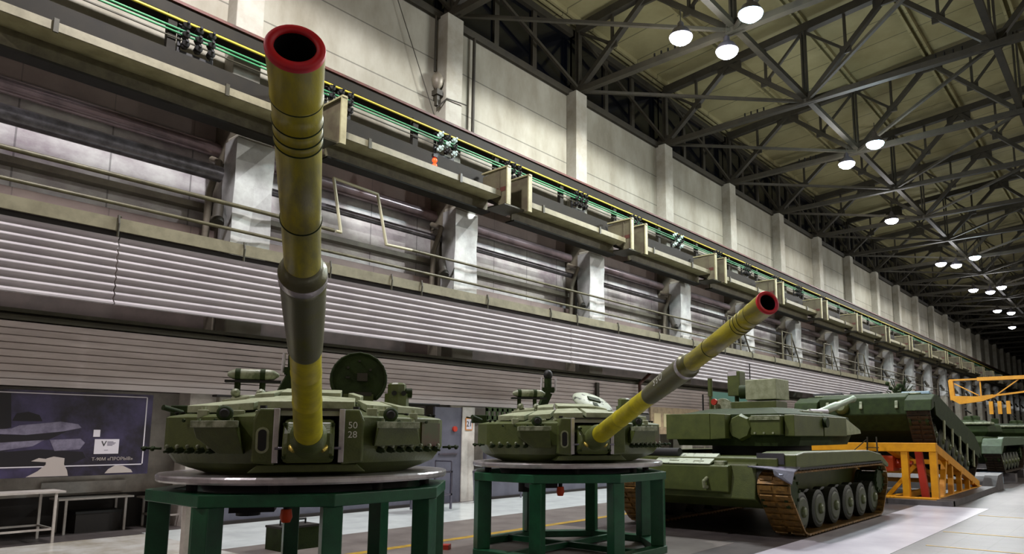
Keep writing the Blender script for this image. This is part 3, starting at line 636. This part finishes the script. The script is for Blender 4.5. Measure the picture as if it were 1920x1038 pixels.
    MB().prism([(1.06,1.56),(1.27,1.55),(1.27,1.79),(1.06,1.8)],0,.012,lambda a,b,c:(1.12-(a-.62)*.912+c,a+.0+c,F(b))).build('stained_panel','green_red',t)
    for x,y,w,h in ((1.0,-.62,.1,.05),(.75,-.95,.09,.06),(.95,.68,.12,.07),(.72,.98,.08,.05),(1.08,-.44,.07,.05),(1.05,.55,.1,.08)):
        q=MB().box(x-.05,x+.05,y-w/2,y+w/2,F(1.82),F(1.84)+h); q.cyl((x,y,F(1.84)+h),(x,y,F(1.87)+h),.022,8); q.build('roof_fitting','green_tile',t,.008)
    for s in(-1,1):
        for i in range(4):
            x,y=1.12-.13*i-.02,s*(.66+.15*i)
            MB().cyl((x,y,F(1.80)),(x+.012,y+.01*s,F(1.80)),.016,8).build('rivet','green_dark',t)
    # roof armour tiles
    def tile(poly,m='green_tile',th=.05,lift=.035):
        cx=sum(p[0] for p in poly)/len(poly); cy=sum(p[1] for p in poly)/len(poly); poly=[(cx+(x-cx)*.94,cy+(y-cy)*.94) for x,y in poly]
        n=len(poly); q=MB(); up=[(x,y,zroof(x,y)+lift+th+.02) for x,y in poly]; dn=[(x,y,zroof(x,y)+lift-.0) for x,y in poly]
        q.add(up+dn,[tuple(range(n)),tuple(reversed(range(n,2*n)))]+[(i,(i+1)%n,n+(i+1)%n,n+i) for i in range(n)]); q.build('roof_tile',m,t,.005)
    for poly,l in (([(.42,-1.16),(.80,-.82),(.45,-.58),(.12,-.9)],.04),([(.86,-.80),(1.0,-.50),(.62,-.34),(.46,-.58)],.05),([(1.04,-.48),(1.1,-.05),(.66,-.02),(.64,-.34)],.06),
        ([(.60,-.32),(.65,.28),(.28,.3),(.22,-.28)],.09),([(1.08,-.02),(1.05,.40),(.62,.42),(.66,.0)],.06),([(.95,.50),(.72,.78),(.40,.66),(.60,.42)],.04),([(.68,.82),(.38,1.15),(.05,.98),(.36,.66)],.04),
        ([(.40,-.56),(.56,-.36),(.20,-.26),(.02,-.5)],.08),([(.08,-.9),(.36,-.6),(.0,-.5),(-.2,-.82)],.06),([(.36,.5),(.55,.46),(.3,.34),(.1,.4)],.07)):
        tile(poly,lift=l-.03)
    # roof equipment
    rz=lambda x,y:zroof(x,y)
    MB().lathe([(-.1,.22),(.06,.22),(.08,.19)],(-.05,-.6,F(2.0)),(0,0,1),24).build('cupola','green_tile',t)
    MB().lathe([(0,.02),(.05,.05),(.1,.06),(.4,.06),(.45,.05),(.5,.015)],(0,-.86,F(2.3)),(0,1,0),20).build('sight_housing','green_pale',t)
    for y in(-.76,-.52):
        MB().lathe([(-.025,.066),(.025,.066)],(0,y,F(2.3)),(0,1,0),20).build('housing_strap','green_dark',t)
        MB().cyl((0,y,F(2.06)),(0,y,F(2.25)),.03,10).build('housing_post','green_dark',t)
        MB().lathe([(0,.03),(.02,.045),(.06,.045),(.08,.02)],(.08,y,F(2.1)),(1,0,0),12).build('post_knob','green_pale',t)
    MB().box(-.05,.05,-.88,-.34,F(2.215),F(2.24)).build('cradle_bar','black',t)
    # sensor mast
    g=MB().beam((-.3,-.36,F(2.08)),(-.33,-.24,F(2.34)),.09,.12); g.build('mast_arm','green_dark',t)
    g=MB().box(-.4,-.28,-.33,-.15,F(2.34),F(2.42)); g.cyl((-.34,-.24,F(2.42)),(-.34,-.24,F(2.56)),.06,12); g.build('mast_body','green_dark',t)
    MB().ball((-.34,-.24,F(2.62)),.075,12,1.1).build('mast_head','black',t)
    for y in(-.35,-.13): MB().cyl((-.32,y,F(2.36)),(-.32,y+.01,F(2.58)),.018,8).build('mast_clip','paper',t)
    # hatch
    if hatch_open:
        hp=[(.31*math.cos(a),.31*math.sin(a)) for a in [R(-50+280*i/24) for i in range(25)]]
        hm=MB().prism([(a,b) for a,b in hp],-.02,.02,lambda a,b,c:(c,a,b)); ho=hm.build('hatch_lid','green_dark',t,.008)
        ho.location=(-.1,.46,F(2.29)); ho.rotation_euler=(0,R(-8),0)
        r=MB(); r.tube([(.03,.295*math.cos(R(a)),.295*math.sin(R(a))) for a in range(-50,231,20)],.014,6); r.build('hatch_rim','green_dark',ho)
        q=MB().box(.02,.05,-.02,.09,-.03,.06); q.box(.02,.04,-.14,-.1,.0,.02); q.box(.02,.06,-.1,.14,-.2,-.16); q.cyl((.02,.12,.1),(.05,.12,.1),.015,8); q.cyl((.02,-.12,.12),(.05,-.12,.12),.015,8);q.cyl((.02,.0,.2),(.05,.0,.2),.012,8); q.build('hatch_fitting','steel_dark',ho)
        MB().box(-.14,-.02,.3,.62,F(2.03),F(2.12)).build('hatch_hinge','green',t)
    else:
        hm=MB().lathe([(-.02,.30),(.0,.33),(.03,.33),(.06,.28),(.08,.1)],(0,0,0),(0,0,1),28); ho=hm.build('hatch_lid','camo',t)
        ho.location=(-.05,.40,F(2.15)); ho.rotation_euler=(R(-14),R(28),0)
        q=MB().box(-.06,.06,-.1,.1,.07,.1); q.box(.1,.2,-.05,.03,.05,.08); q.build('hatch_fitting','green_dark',ho)
        MB().lathe([(-.12,.3),(.02,.3)],(-.05,.42,F(2.03)),(0,0,1),24).build('hatch_collar','green_tile',t)
    # periscope head
    MB().lathe([(-.1,.13),(.1,.13),(.1,.10),(.2,.10),(.22,.07)],(.15,.86,F(2.02)),(0,0,1),8,smooth=False).build('periscope_head','green',t)
    MB().cyl((.15,.93,F(2.13)),(.15,1.02,F(2.13)),.055,12).build('periscope_side','green_dark',t)
    for y in(.82,.92): MB().cyl((.26,y,F(2.12)),(.285,y,F(2.12)),.028,10).build('periscope_eye','black',t)
    MB().cyl((.0,.98,F(2.02)),(-.2,1.38,F(2.02)),.014,8).build('thin_barrel','black',t)
    MB().cyl((-.45,-.95,F(1.85)),(-.45,-1.5,F(1.95)),.012,8).build('side_bracket','green_dark',t)
    q=MB().box(-.5,-.3,-1.42,-1.2,F(1.86),F(1.98)); q.cyl((-.25,-1.3,F(1.9)),(-.1,-1.45,F(1.95)),.03,8); q.build('side_clutter','green_dark',t,.01)
    # underside clutter
    q=MB().box(.2,.6,-.7,-.3,-.3,-.02); q.box(-.5,-.1,.2,.8,-.28,-.02); q.box(.3,.5,.3,.7,-.22,-.02); q.cyl((-.2,-.6,-.02),(-.2,-.6,-.4),.12,12); q.box(-.9,.9,-.05,.05,-.1,-.02); q.build('basket_fitting','black',t)
    q=MB().lathe([(0,.05),(.08,.06),(.13,.04)],(.35,-.2,-.30),(0,0,-1),12); q.build('orange_cap','orange_s',t); MB().cyl((.35,-.2,-.3),(.35,-.2,-.02),.03,8).build('cap_stem','black',t)
    if mark==1:
        text('50\n28','chalk_mark','white_paint',.085,Matrix.Translation((1.348,.37,F(1.71)))@Matrix.Rotation(R(90),4,'Z')@Matrix.Rotation(R(90),4,'X'),t,ext=.001)
    else:
        r=.112; u=Vector((0,0,1)); side=d.cross(u).normalized(); upv=side.cross(d)
        def wrap(co):
            s0=2.42+co.x; a=R(8)+co.y/r   # around the sleeve
            rr=(.104+(s0-2.1)*.0175)+.0022
            return A+d*s0+(side*math.cos(a)+upv*math.sin(a))*rr
        text('S S O','chalk_mark','white_paint',.11,None,t,ext=0,wrap=wrap)
    return t
turret(S1,-31.7,15.6,'near green tank turret with a yellow barrel pointing almost at the camera',True,1)
turret(S2,-36.25,12.5,'farther green tank turret with yellow barrel raised to the right, speckled hatch',False,2)
# ------------------------------------------------------------------ tank hulls
def track_path(yr,yf,g0,g1,h,n=8):
    """closed side profile: ground g0..g1, ends reaching yr (rear) and yf (front)"""
    pts=[]
    def arc(cy,cz,a0,a1,r):
        for i in range(n+1):
            a=R(a0+(a1-a0)*i/n); pts.append((cy+r*math.cos(a),cz+r*math.sin(a)))
    arc(g1,.25,-90,-50,.25); arc(yf-.3,h-.3,-30,90,.3); arc(yr+.25,h-.25,90,190,.25); arc(g0,.3,-140,-90,.3)
    return pts
def resample(p,step):
    out=[]; q=p+[p[0]]; L=[math.dist(a,b) for a,b in zip(q,q[1:])]; T=sum(L); n=int(T/step); d=T/n; acc=0; i=0
    for k in range(n):
        s=k*d
        while acc+L[i]<s: acc+=L[i]; i+=1
        f=(s-acc)/L[i]; a,b=q[i],q[i+1]; out.append((a[0]+(b[0]-a[0])*f,a[1]+(b[1]-a[1])*f))
    return out
def running_gear(t,xo,sgn,yr,yf,g0,g1,h,wy,w=.56,wr=.33,tm='track'):
    """xo = outer x, sgn = +1 when outer side is +x"""
    xi=xo-sgn*w; p=resample(track_path(yr,yf,g0,g1,h),.14); n=len(p); m=MB()
    for i in range(n):
        a,b=p[i],p[(i+1)%n]; ty,tz=b[0]-a[0],b[1]-a[1]; L=math.hypot(ty,tz); ty/=L;tz/=L; ny,nz=tz,-ty
        for x0,x1,th,s in((min(xo,xi),max(xo,xi),.03,.94),(min(xo,xi)+.04,(xo+xi)/2-.03,.055,.5),((xo+xi)/2+.03,max(xo,xi)-.04,.055,.5)):
            c0=(a[0],a[1]+.055);c1=(a[0]+(b[0]-a[0])*s,a[1]+(b[1]-a[1])*s+.055)
            q=[(c0[0],c0[1]),(c1[0],c1[1]),(c1[0]+ny*th,c1[1]+nz*th),(c0[0]+ny*th,c0[1]+nz*th)]
            vs=[(x0,y,z) for y,z in q]+[(x1,y,z) for y,z in q]
            m.add(vs,[(0,1,2,3),(7,6,5,4),(0,4,5,1),(1,5,6,2),(2,6,7,3),(3,7,4,0)])
    m.build('track',tm,t)
    for y in wy:
        o=MB().lathe([(0,.2),(0,wr-.05),(.02,wr),(.16,wr),(.18,wr-.06),(.2,wr-.06),(.22,wr),(.36,wr),(.38,.2)],(xo-sgn*.14,y,wr+.06),(-sgn,0,0),28,True,False).build('road_wheel','tyre',t)
        MB().lathe([(-.012,.06),(-.012,.22),(.002,.25)],(xo-sgn*.135,y,wr+.06),(-sgn,0,0),20,True,False).build('wheel_disc','disc',o)
        MB().lathe([(-.06,.05),(-.04,.09),(.0,.1)],(xo-sgn*.135,y,wr+.06),(-sgn,0,0),14).build('hub','green',o)
    for y in(yr+.3,yf-.3):
        m=MB().lathe([(0,.08),(0,.24),(.06,.24),(.06,.2),(.4,.2),(.4,.24),(.46,.24)],(xo-sgn*.08,y,h-.3),(-sgn,0,0),16,True,False)
        for k in range(11):
            a=2*PI*k/11; m.box(min(xo-sgn*.06,xo-sgn*.1),max(xo-sgn*.06,xo-sgn*.1),y+.25*math.cos(a)-.025,y+.25*math.cos(a)+.025,h-.25+.25*math.sin(a)-.025,h-.25+.25*math.sin(a)+.025)
        m.build('sprocket','green_dark',t)
# ---- tank with rear to camera (right of the stands). local origin (-6.3,13.5,0)
T3=thing('battle_tank','green battle tank beside white floor strip, rear towards camera, boxy turret','tank',(-6.28,13.5,0))
WY=[-1.62+.8*i for i in range(6)]
for s in(-1,1): running_gear(T3,1.76*s,s,-2.45,2.95,-1.7,2.35,1.0,WY)
f=lambda a,b,c:(c,a,b)
MB().prism([(-2.35,1.18),(-2.45,.62),(-2.0,.44),(2.4,.44),(3.3,.8),(2.2,1.25),(-2.2,1.3)],-1.15,1.15,f).build('hull','green',T3,.02)
MB().prism([(-2.5,1.16),(-2.35,1.18),(-2.35,.72),(-2.5,.72)],-.9,.7,f).build('rear_plate','green',T3,.02)
MB().box(-1.5,1.5,-2.3,2.6,1.15,1.3).build('deck','green',T3,.02)
for s in(-1,1):
    q=MB().prism([(-2.25,1.13),(-2.25,1.36),(-1.9,1.4),(1.6,1.38),(2.4,1.3),(2.95,1.08),(2.95,1.0),(2.4,1.15)],1.12*s,1.8*s,f); q.build('fender_box','green',T3,.02)
    MB().prism([(-2.2,1.15),(2.45,1.14),(2.45,1.11),(-2.2,1.11)],1.78*s,1.82*s,f).build('skirt_strip','black',T3)
    # bare metal mudguard
    top=[(1.08,-2.2,1.17),(1.84,-2.2,1.17),(1.86,-2.5,1.10),(1.55,-2.62,1.14),(1.06,-2.5,1.17)]; dr=[(1.9,-2.72,.92),(1.62,-2.74,1.06)]
    P_=[(x*s,y,z) for x,y,z in top+dr]; n=7
    q=MB().add(P_+[(x,y,z-.02) for x,y,z in P_],[(0,1,2,3,4),(3,2,5,6),(11,10,9,8,7),(13,12,9,10),(0,4,11,7),(4,3,10,11),(3,6,13,10),(6,5,12,13),(5,2,9,12),(2,1,8,9),(1,0,7,8)]); q.build('mudguard','silver' if s>0 else 'green_dark',T3)
    MB().prism([(-2.27,1.2),(-2.27,1.38),(-2.25,1.38),(-2.25,1.2)],1.12*s,1.6*s,f).build('bare_end_plate','silver' if s>0 else 'green',T3)
MB().prism([(-2.48,1.17),(-2.5,1.19),(-2.1,1.36),(-2.05,1.3)],-.8,.35,f).build('engine_hatch','camo',T3,.01)
MB().lathe([(0,.09),(.9,.09)],(-1.3,-2.2,1.36),(1,0,0),14).build('black_roll','black',T3)
for x in(.3,-.75): MB().tube([(x,-2.5,.95),(x,-2.62,.9),(x,-2.6,.8),(x,-2.5,.8)],.03,8).build('tow_hook','green_tile',T3)
for x in(-.5,0,.4): MB().box(x,x+.2,-2.42,-2.3,1.16,1.24).build('latch','green_pale',T3,.01)
# turret of that tank
tt=MB(); 
oc=[(-1.25,-1.0),(1.0,-1.0),(1.2,-.4),(1.2,1.3),(.98,3.25),(.55,2.4),(.25,1.7),(-.3,1.7),(-.6,2.3),(-1.05,2.9),(-1.3,1.2),(-1.4,-.2)]
n=len(oc)
vs=[(x*.93,y*.93,1.48) for x,y in oc]+[(x,y,1.78) for x,y in oc]+[(x*.98,y*(.98 if y<2 else .93),2.08) for x,y in oc]+[(x*.6,y*.45+.1,2.22) for x,y in oc]
fs=[(i+k*n,(i+1)%n+k*n,(i+1)%n+(k+1)*n,i+(k+1)*n) for k in range(3) for i in range(n)]+[tuple(reversed(range(n))),tuple(range(3*n,4*n))]
tt.add(vs,fs); tt.build('turret_body','green_dark',T3)
MB().lathe([(0,1.0),(.2,1.0)],(0,.4,1.3),(0,0,1),32).build('turret_ring','black',T3)
MB().box(-1.27,-.29,-1.25,-.3,1.6,2.1).build('bustle_box','green',T3,.012)
MB().prism([(-.288,1.60),(.03,1.62),(.03,2.08),(-.288,2.1)],-1.245,-.9,lambda a,b,c:(a,c,b)).build('bustle_end','green',T3,.012)
MB().lathe([(0,.22),(.1,.26),(.8,.26)],(.24,-1.08,1.83),(0,1,0),8,smooth=False).build('ammo_drum_case','green',T3)
MB().box(.45,1.04,-1.05,.1,1.68,2.05).build('stowage_box','green',T3,.02)
MB().box(.45,1.04,-1.08,-1.05,1.96,2.02).build('light_strip','green_pale',T3)
for i in range(3): MB().cyl((.55+.18*i,-1.05,1.72),(.55+.18*i,-1.08,1.72),.02,8).build('rivet','green_pale',T3)
for a,b in((-.9,.6),(.65,2.0)): MB().box(1.06,1.25,a,b,1.66,2.06).build('side_armour_box','green',T3,.015)
MB().prism([(2.02,2.04),(2.02,1.68),(3.0,1.72),(2.95,1.8)],1.0,1.24,f).build('wedge_tip','green_tile',T3,.01)
MB().cyl((1.25,.63,1.93),(1.33,.63,1.93),.1,14).build('side_lamp','green_dark',T3)
MB().box(-.7,.32,.5,1.1,2.08,2.4).build('lower_equipment_box','green',T3,.015)
MB().box(-.7,.2,.3,.5,2.1,2.2).build('rail','black',T3)
MB().box(-.36,.33,.5,1.2,2.43,2.86).build('weapon_station_box','green_tile',T3,.015)
MB().cyl((-.37,.8,2.62),(-.6,.75,2.62),.15,14).build('weapon_station_drum','green_dark',T3)
MB().box(-.95,-.65,.85,1.15,2.55,3.1).build('sight_head','green',T3,.02); MB().box(-.93,-.72,.84,.85,3.0,3.1).build('sight_window','paper',T3)
MB().cyl((-.8,1.0,2.1),(-.8,1.0,2.6),.05,10).build('sight_post','green_dark',T3)
MB().cyl((-.45,.95,2.9),(-.45,.95,3.25),.012,6).build('aerial','black',T3)
g=MB().prism([(.3*math.cos(R(a)),.3*math.sin(R(a))) for a in range(0,181,15)],-.02,.02,lambda a,b,c:(a-1.05,c+.8,b+2.2)); g.build('hatch_lid','green_pale',T3,.01)
MB().cyl((-1.3,.7,2.1),(-1.3,.7,2.9),.03,8).cyl((-1.3,.7,2.55),(-1.3,.7,2.95),.055,8).build('mast','green',T3); MB().cyl((-1.5,.72,2.1),(-1.5,.72,2.6),.02,8).build('short_mast','black',T3)
MB().lathe([(0,.07),(.06,.07)],(-1.18,.68,2.42),(0,-1,0),12).build('red_cap','redpost',T3); MB().lathe([(0,.2),(.08,.18)],(-1.4,.65,2.1),(0,0,1),14).build('mast_base','green_dark',T3)
MB().lathe([(0,.09),(1.2,.085),(1.25,.1),(1.7,.1),(1.75,.075),(2.62,.07),(2.64,.085),(2.75,.085)],(0.12,2.6,2.08),(.1,.98,.2),18).build('gun_barrel','plain_pale',T3)
MB().lathe([(0,.16),(1.6,.12)],(.05,1.35,1.86),(.05,.98,.2),16).build('gun_mantlet','green_tile',T3)
MB().box(.5,1.0,.2,1.3,2.1,2.17).build('roof_plate','green_pale',T3,.01)
MB().lathe([(0,.06),(.5,.06)],(.5,1.9,2.2),(.5,1,0),12).build('pale_roll','paper',T3)
# ---- yellow ramp
RP=thing('yellow_ramp','yellow welded steel ramp carrying the tilted tank','ramp',(0,0,0))
xa,xb=-7.7,-4.1
MB().box(xa,xb,19.2,19.38,1.28,1.5).build('front_beam','ylw_ramp',RP,.01)
MB().box(xa,xb,19.19,19.4,.02,.16).build('sill_beam','ylw_ramp',RP,.01)
for x in(xa+.09,xb-.09,-5.2):
    MB().beam((x,19.3,1.38),(x,24.6,.22),.16,.2).build('sloped_beam','ylw_ramp',RP)
    MB().beam((x,19.3,.1),(x,25.0,.1),.14,.14).build('base_beam','ylw_ramp',RP)
for x in(xb-.09,xa+.09,-4.85,-6.6):
    MB().beam((x,19.3,.1),(x,19.3,1.3),.16,.16).build('front_post','ylw_ramp',RP)
for x in(xb-.09,xa+.09):
    for y0_,y1_ in((19.9,20.5),(21.0,21.1),(22.1,22.1),(23.2,23.2)):
        MB().beam((x,y0_,.1),(x,y1_,1.38-(y1_-19.3)*.219),.12,.14).build('side_post','ylw_ramp',RP)
for y_ in(20.5,22,23.5): MB().box(xa,xb,y_,y_+.12,1.3-(y_-19.3)*.219-.1,1.3-(y_-19.3)*.219+.02).build('cross_beam','ylw_ramp',RP)
MB().beam((-4.5,19.7,.05),(-4.62,19.7,1.3),.16,.16).build('red_strut','redpost',RP)
MB().box(-5.75,-5.3,19.9,20.5,.75,1.15).build('orange_box','orange',RP,.01); MB().cyl((-5.3,20.2,.95),(-4.9,20.2,.9),.12,12).build('orange_drum','orange',RP)
MB().beam((-5.5,20,.1),(-4.8,20,.9),.1,.1).build('inner_brace','ylw_ramp',RP)
t=RP; MB().prism([(19.0,0),(26.5,0),(26.5,.5),(25.6,.45),(25,.15),(19.0,.14)],-4.12,-3.75,f).build('side_sill','ramp_grey',t); MB().box(-8,-3.75,18.85,19.15,0,.12).build('front_sill','ramp_grey',t); MB().prism([(24.95,0),(26.6,0),(26.6,.5),(25.7,.42)],-7.9,-4.1,f).build('end_block','ramp_grey',t)
t=thing('access_ladder','thin dark grey step ladder in front of the yellow ramp','ladder',(-5.5,18.75,0))
for x in(-.16,.16): MB().cyl((x,0,0),(x*.7,.1,1.65),.02,6).build('rail','steel_dark',t); MB().cyl((x,-.5,0),(x,-.1,.9),.015,6).build('support','steel_dark',t)
for i in range(6): MB().box(-.15,.15,-.02+.015*i,.06+.015*i,.25*i+.12,.25*i+.14).build('step','steel_dark',t)
MB().tube([(-.11,.1,1.6),(-.75,.05,1.05)],.012,6).build('side_bar','steel_dark',t)
# ---- tilted tank on the ramp
def hull(name,label,loc,rx,skirt=True,turr=True,gm='green',top='green_dark',flip=False):
    T=thing(name,label,'tank',loc); T.rotation_euler=(rx,0,PI if flip else 0)
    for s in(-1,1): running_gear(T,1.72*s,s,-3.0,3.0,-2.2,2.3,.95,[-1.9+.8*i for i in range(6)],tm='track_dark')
    MB().prism([(-2.95,1.15),(-2.9,.7),(-2.4,.38),(2.4,.38),(3.3,.8),(2.2,1.3),(-2.6,1.35)],-1.14,1.14,f).build('hull','green_dark',T,.03)
    MB().box(-1.6,1.6,-2.6,2.4,1.2,1.32).build('deck','green_dark',T,.02)
    for s in(-1,1):
        MB().prism([(-3.15,.72),(-3.1,1.02),(-2.75,1.25),(-2.4,1.32),(2.3,1.32),(3.2,1.1),(3.3,.8),(2.6,1.0),(-2.6,1.0)],1.13*s,1.78*s,f).build('fender',gm,T,.02)
        if skirt: MB().prism([(-2.7,.72),(-2.85,1.02),(2.9,1.02),(2.9,.72)],1.76*s,1.79*s,f).build('side_skirt','green_dark',T)
    return T
T4=hull('battle_tank','dark green tank hull tilted nose down on top of the yellow ramp',(-5.95,22.25,.92),-R(12.5),True,gm='green_dark')
m=MB(); 
for i,x in enumerate((-1.5,-.45)): MB().box(x,x+.85,-2.5,-2.3,1.34,1.46).build('deck_grille','black',T4,.03)
MB().box(-1.4,1.4,-2.6,-2.2,1.32,1.36).build('deck_plate','green_pale',T4,.01)
MB().box(.9,1.6,-2.5,-1.9,1.33,1.42).build('blue_cover','blue',T4,.02)
for x in(-.9,0,.9): MB().box(x-.04,x+.04,-2.97,-2.9,.85,1.05).build('rear_lug','green_pale',T4,.01)
MB().lathe([(0,.18),(.12,.2),(.2,.12)],(-.5,-2.9,.9),(0,-1,0),16).build('rear_cover','green',T4)
q=MB()
for i in range(26):
    a=random.uniform(0,6.28); b=random.uniform(.2,1.2); q.cyl((.7,-1.9,1.35),(.7+.35*math.cos(a),-1.9+.35*math.sin(a),1.35+.45*b),.012,5)
for i in range(14): q.ball((.7+random.uniform(-.35,.35),-1.9+random.uniform(-.3,.3),1.5+random.uniform(0,.3)),.06,6)
q.build('camouflage_netting','green_dark',T4)
for i in range(5): MB().box(1.795,1.83,-2.0+.95*i,-1.88+.95*i,.25,.75).build('skirt_support','green_tile',T4)
# ---- tanks farther back
def back_turret(T,dz=1.32):
    P=[(-1.1,-1.2),(1.1,-1.2),(1.45,-.2),(1.3,.9),(.4,1.4),(-.4,1.4),(-1.3,.9),(-1.45,-.2)]; n=8; m=MB()
    vs=[(x*.85,y*.85,dz) for x,y in P]+[(x,y,dz+.2) for x,y in P]+[(x*.95,y*.95,dz+.45) for x,y in P]+[(x*.55,y*.55,dz+.68) for x,y in P]
    m.add(vs,[(i+k*n,(i+1)%n+k*n,(i+1)%n+(k+1)*n,i+(k+1)*n) for k in range(3) for i in range(n)]+[tuple(reversed(range(n))),tuple(range(3*n,4*n))]); m.build('turret_body','green_dark',T,.03)
    MB().box(-1.2,1.2,-1.25,-.3,dz+.48,dz+.58).build('turret_roof_plate','green_pale',T,.03)
    MB().lathe([(0,.3),(.2,.3),(.25,.2)],(.4,-.2,dz+.6),(0,0,1),16).build('cupola','green_dark',T); MB().box(-.7,-.4,-.3,.1,dz+.6,dz+.95).build('sight_box','green_dark',T,.02)
    MB().cyl((.4,-.3,dz+.95),(.4,-1.3,dz+1.05),.03,8).build('machine_gun','black',T)
    MB().lathe([(0,.1),(4.2,.07)],(0,1.3,dz+.35),(0,1,.05),14).build('gun_barrel','green_dark',T)
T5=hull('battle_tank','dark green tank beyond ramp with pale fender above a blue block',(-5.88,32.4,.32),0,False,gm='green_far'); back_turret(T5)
T6=copy_tree(T5); T6.location=(-5.6,42.5,.32); T6['label']='distant dark green tank behind the one near the blue block'; T6['group']='tanks parked at the far end'; T5['group']='tanks parked at the far end'
T7=copy_tree(T5); T7.location=(-5.2,53,.32); T7['label']='farthest tank at the right edge, almost lost in the dark'
t=thing('floor_block','pale blue block with dark top in front of the distant tank','block',(-4.5,29.2,0)); B(-.35,.35,-.25,.25,0,.24).build('body','blue',t,.01); B(-.35,.35,-.25,.25,.24,.4).build('top','blue_dk',t,.01)
t=thing('tarpaulin_stack','beige folded tarpaulins on a rack behind the tilted tank','tarpaulin',(-6.9,28.3,0)); B(-.9,.9,-.4,.4,2.3,2.5).build('upper_fold','tarp',t,.08); B(-.7,1.0,-.4,.4,2.05,2.28).build('lower_fold','tarp',t,.08)
for x in(-.8,.8): B(x-.04,x+.04,-.3,.3,0,2.06).build('rack_leg','steel_dark',t)
SB=B(-1.8,1.8,-.25,.25,0,.31).build('support_timber','ramp_grey'); tag(SB,'dark support beam under the front of tank nearest the blue block','beam','support beams under parked tanks'); SB.location=(-5.88,34.3,0)
for y,l in((30.6,'dark support beam under the rear of tank nearest the blue block'),(40.7,'support beam under rear of the distant tank'),(44.4,'support beam under front of the distant tank'),(51.2,'support beam under rear of the farthest tank'),(54.9,'support beam under front of the farthest tank')):
    o=SB.copy(); COL.objects.link(o); o.location=(-5.7,y,0); o['label']=l
# ---- yellow hoist beam
t=thing('yellow_hoist','yellow lifting beam frame hanging above the distant tanks','hoist',(0,38,0))
MB().box(-6.1,-1.5,-.12,.12,4.28,4.45).build('main_beam','ylw_ramp',t); MB().box(-7.3,-6.1,-.08,.08,4.33,4.41).build('arm','ylw_ramp',t)
MB().beam((-7.25,0,4.37),(-7.2,0,3.4),.2,.2).build('end_post','ylw_ramp',t)
MB().prism([(-7.3,3.45),(-6.9,3.2),(-6.0,3.3),(-5.4,3.5),(-5.5,3.62),(-6.2,3.55),(-7.1,3.6)],-.12,.12,lambda a,b,c:(a,c,b)).build('lower_arm','ylw_ramp',t)
MB().beam((-5.6,0,3.55),(-1.5,0,4.0),.1,.08).build('lower_chord','ylw_ramp',t); MB().beam((-6.0,0,4.3),(-6.0,0,3.5),.06,.06).build('hanger','ylw_ramp',t)
MB().beam((-5.5,0,3.5),(-4.4,0,4.3),.05,.05).beam((-7.1,0,4.2),(-6.1,0,3.6),.05,.05).build('brace','ylw_ramp',t)
for x in(-5.7,-5.35,-5.0): MB().box(x,x+.16,-.06,.06,2.7,3.3).build('hanging_rod','ylw_ramp',t)
MB().cyl((-3,0,4.45),(-3,0,9),.03,6).build('hoist_cable','steel_dark',t)
# clutter at the far wall: racks
for i,y in enumerate((27,33,39,45)):
    t=thing('storage_rack','dark storage rack by the left wall, %s beyond the board'%ORD[i].replace('nearest','first'),'rack',(-13.2,y,0),0,'storage racks by the left wall')
    for z in(.4,1.1,1.8): B(-.5,.5,-2,2,z,z+.06).build('shelf','steel_dark',t)
    for a in(-.47,.47):
        for b in(-1.95,0,1.95): B(a-.03,a+.03,b-.03,b+.03,0,2.3).build('post','pier',t)
    for j in range(6): B(-.35,.3,-1.8+.6*j,-1.4+.6*j,[.46,1.16,1.86][j%3],[.46,1.16,1.86][j%3]+.3).build('stored_box',['green_dark','pier','orange','blue_dk'][j%4],t,.01)
# ------------------------------------------------------------------ camera, world
cam=D.cameras.new('camera'); co=D.objects.new('camera',cam); COL.objects.link(co); SC.camera=co
co.location=(0,0,1.65); co.rotation_euler=(R(90+7.846),0,R(38.94)); cam.sensor_width=36; cam.lens=1316.6/1920*36; cam.shift_x=-119.3/1920; cam.shift_y=118/1920; cam.clip_end=400; cam.clip_start=.05
wd=D.worlds.new('w'); SC.world=wd; wd.use_nodes=True; bg=wd.node_tree.nodes['Background']; bg.inputs[0].default_value=(.6,.65,.8,1); bg.inputs[1].default_value=.02
SC.view_settings.view_transform='Standard'; SC.view_settings.look='None'; SC.view_settings.gamma=1; SC.view_settings.exposure=-0.85
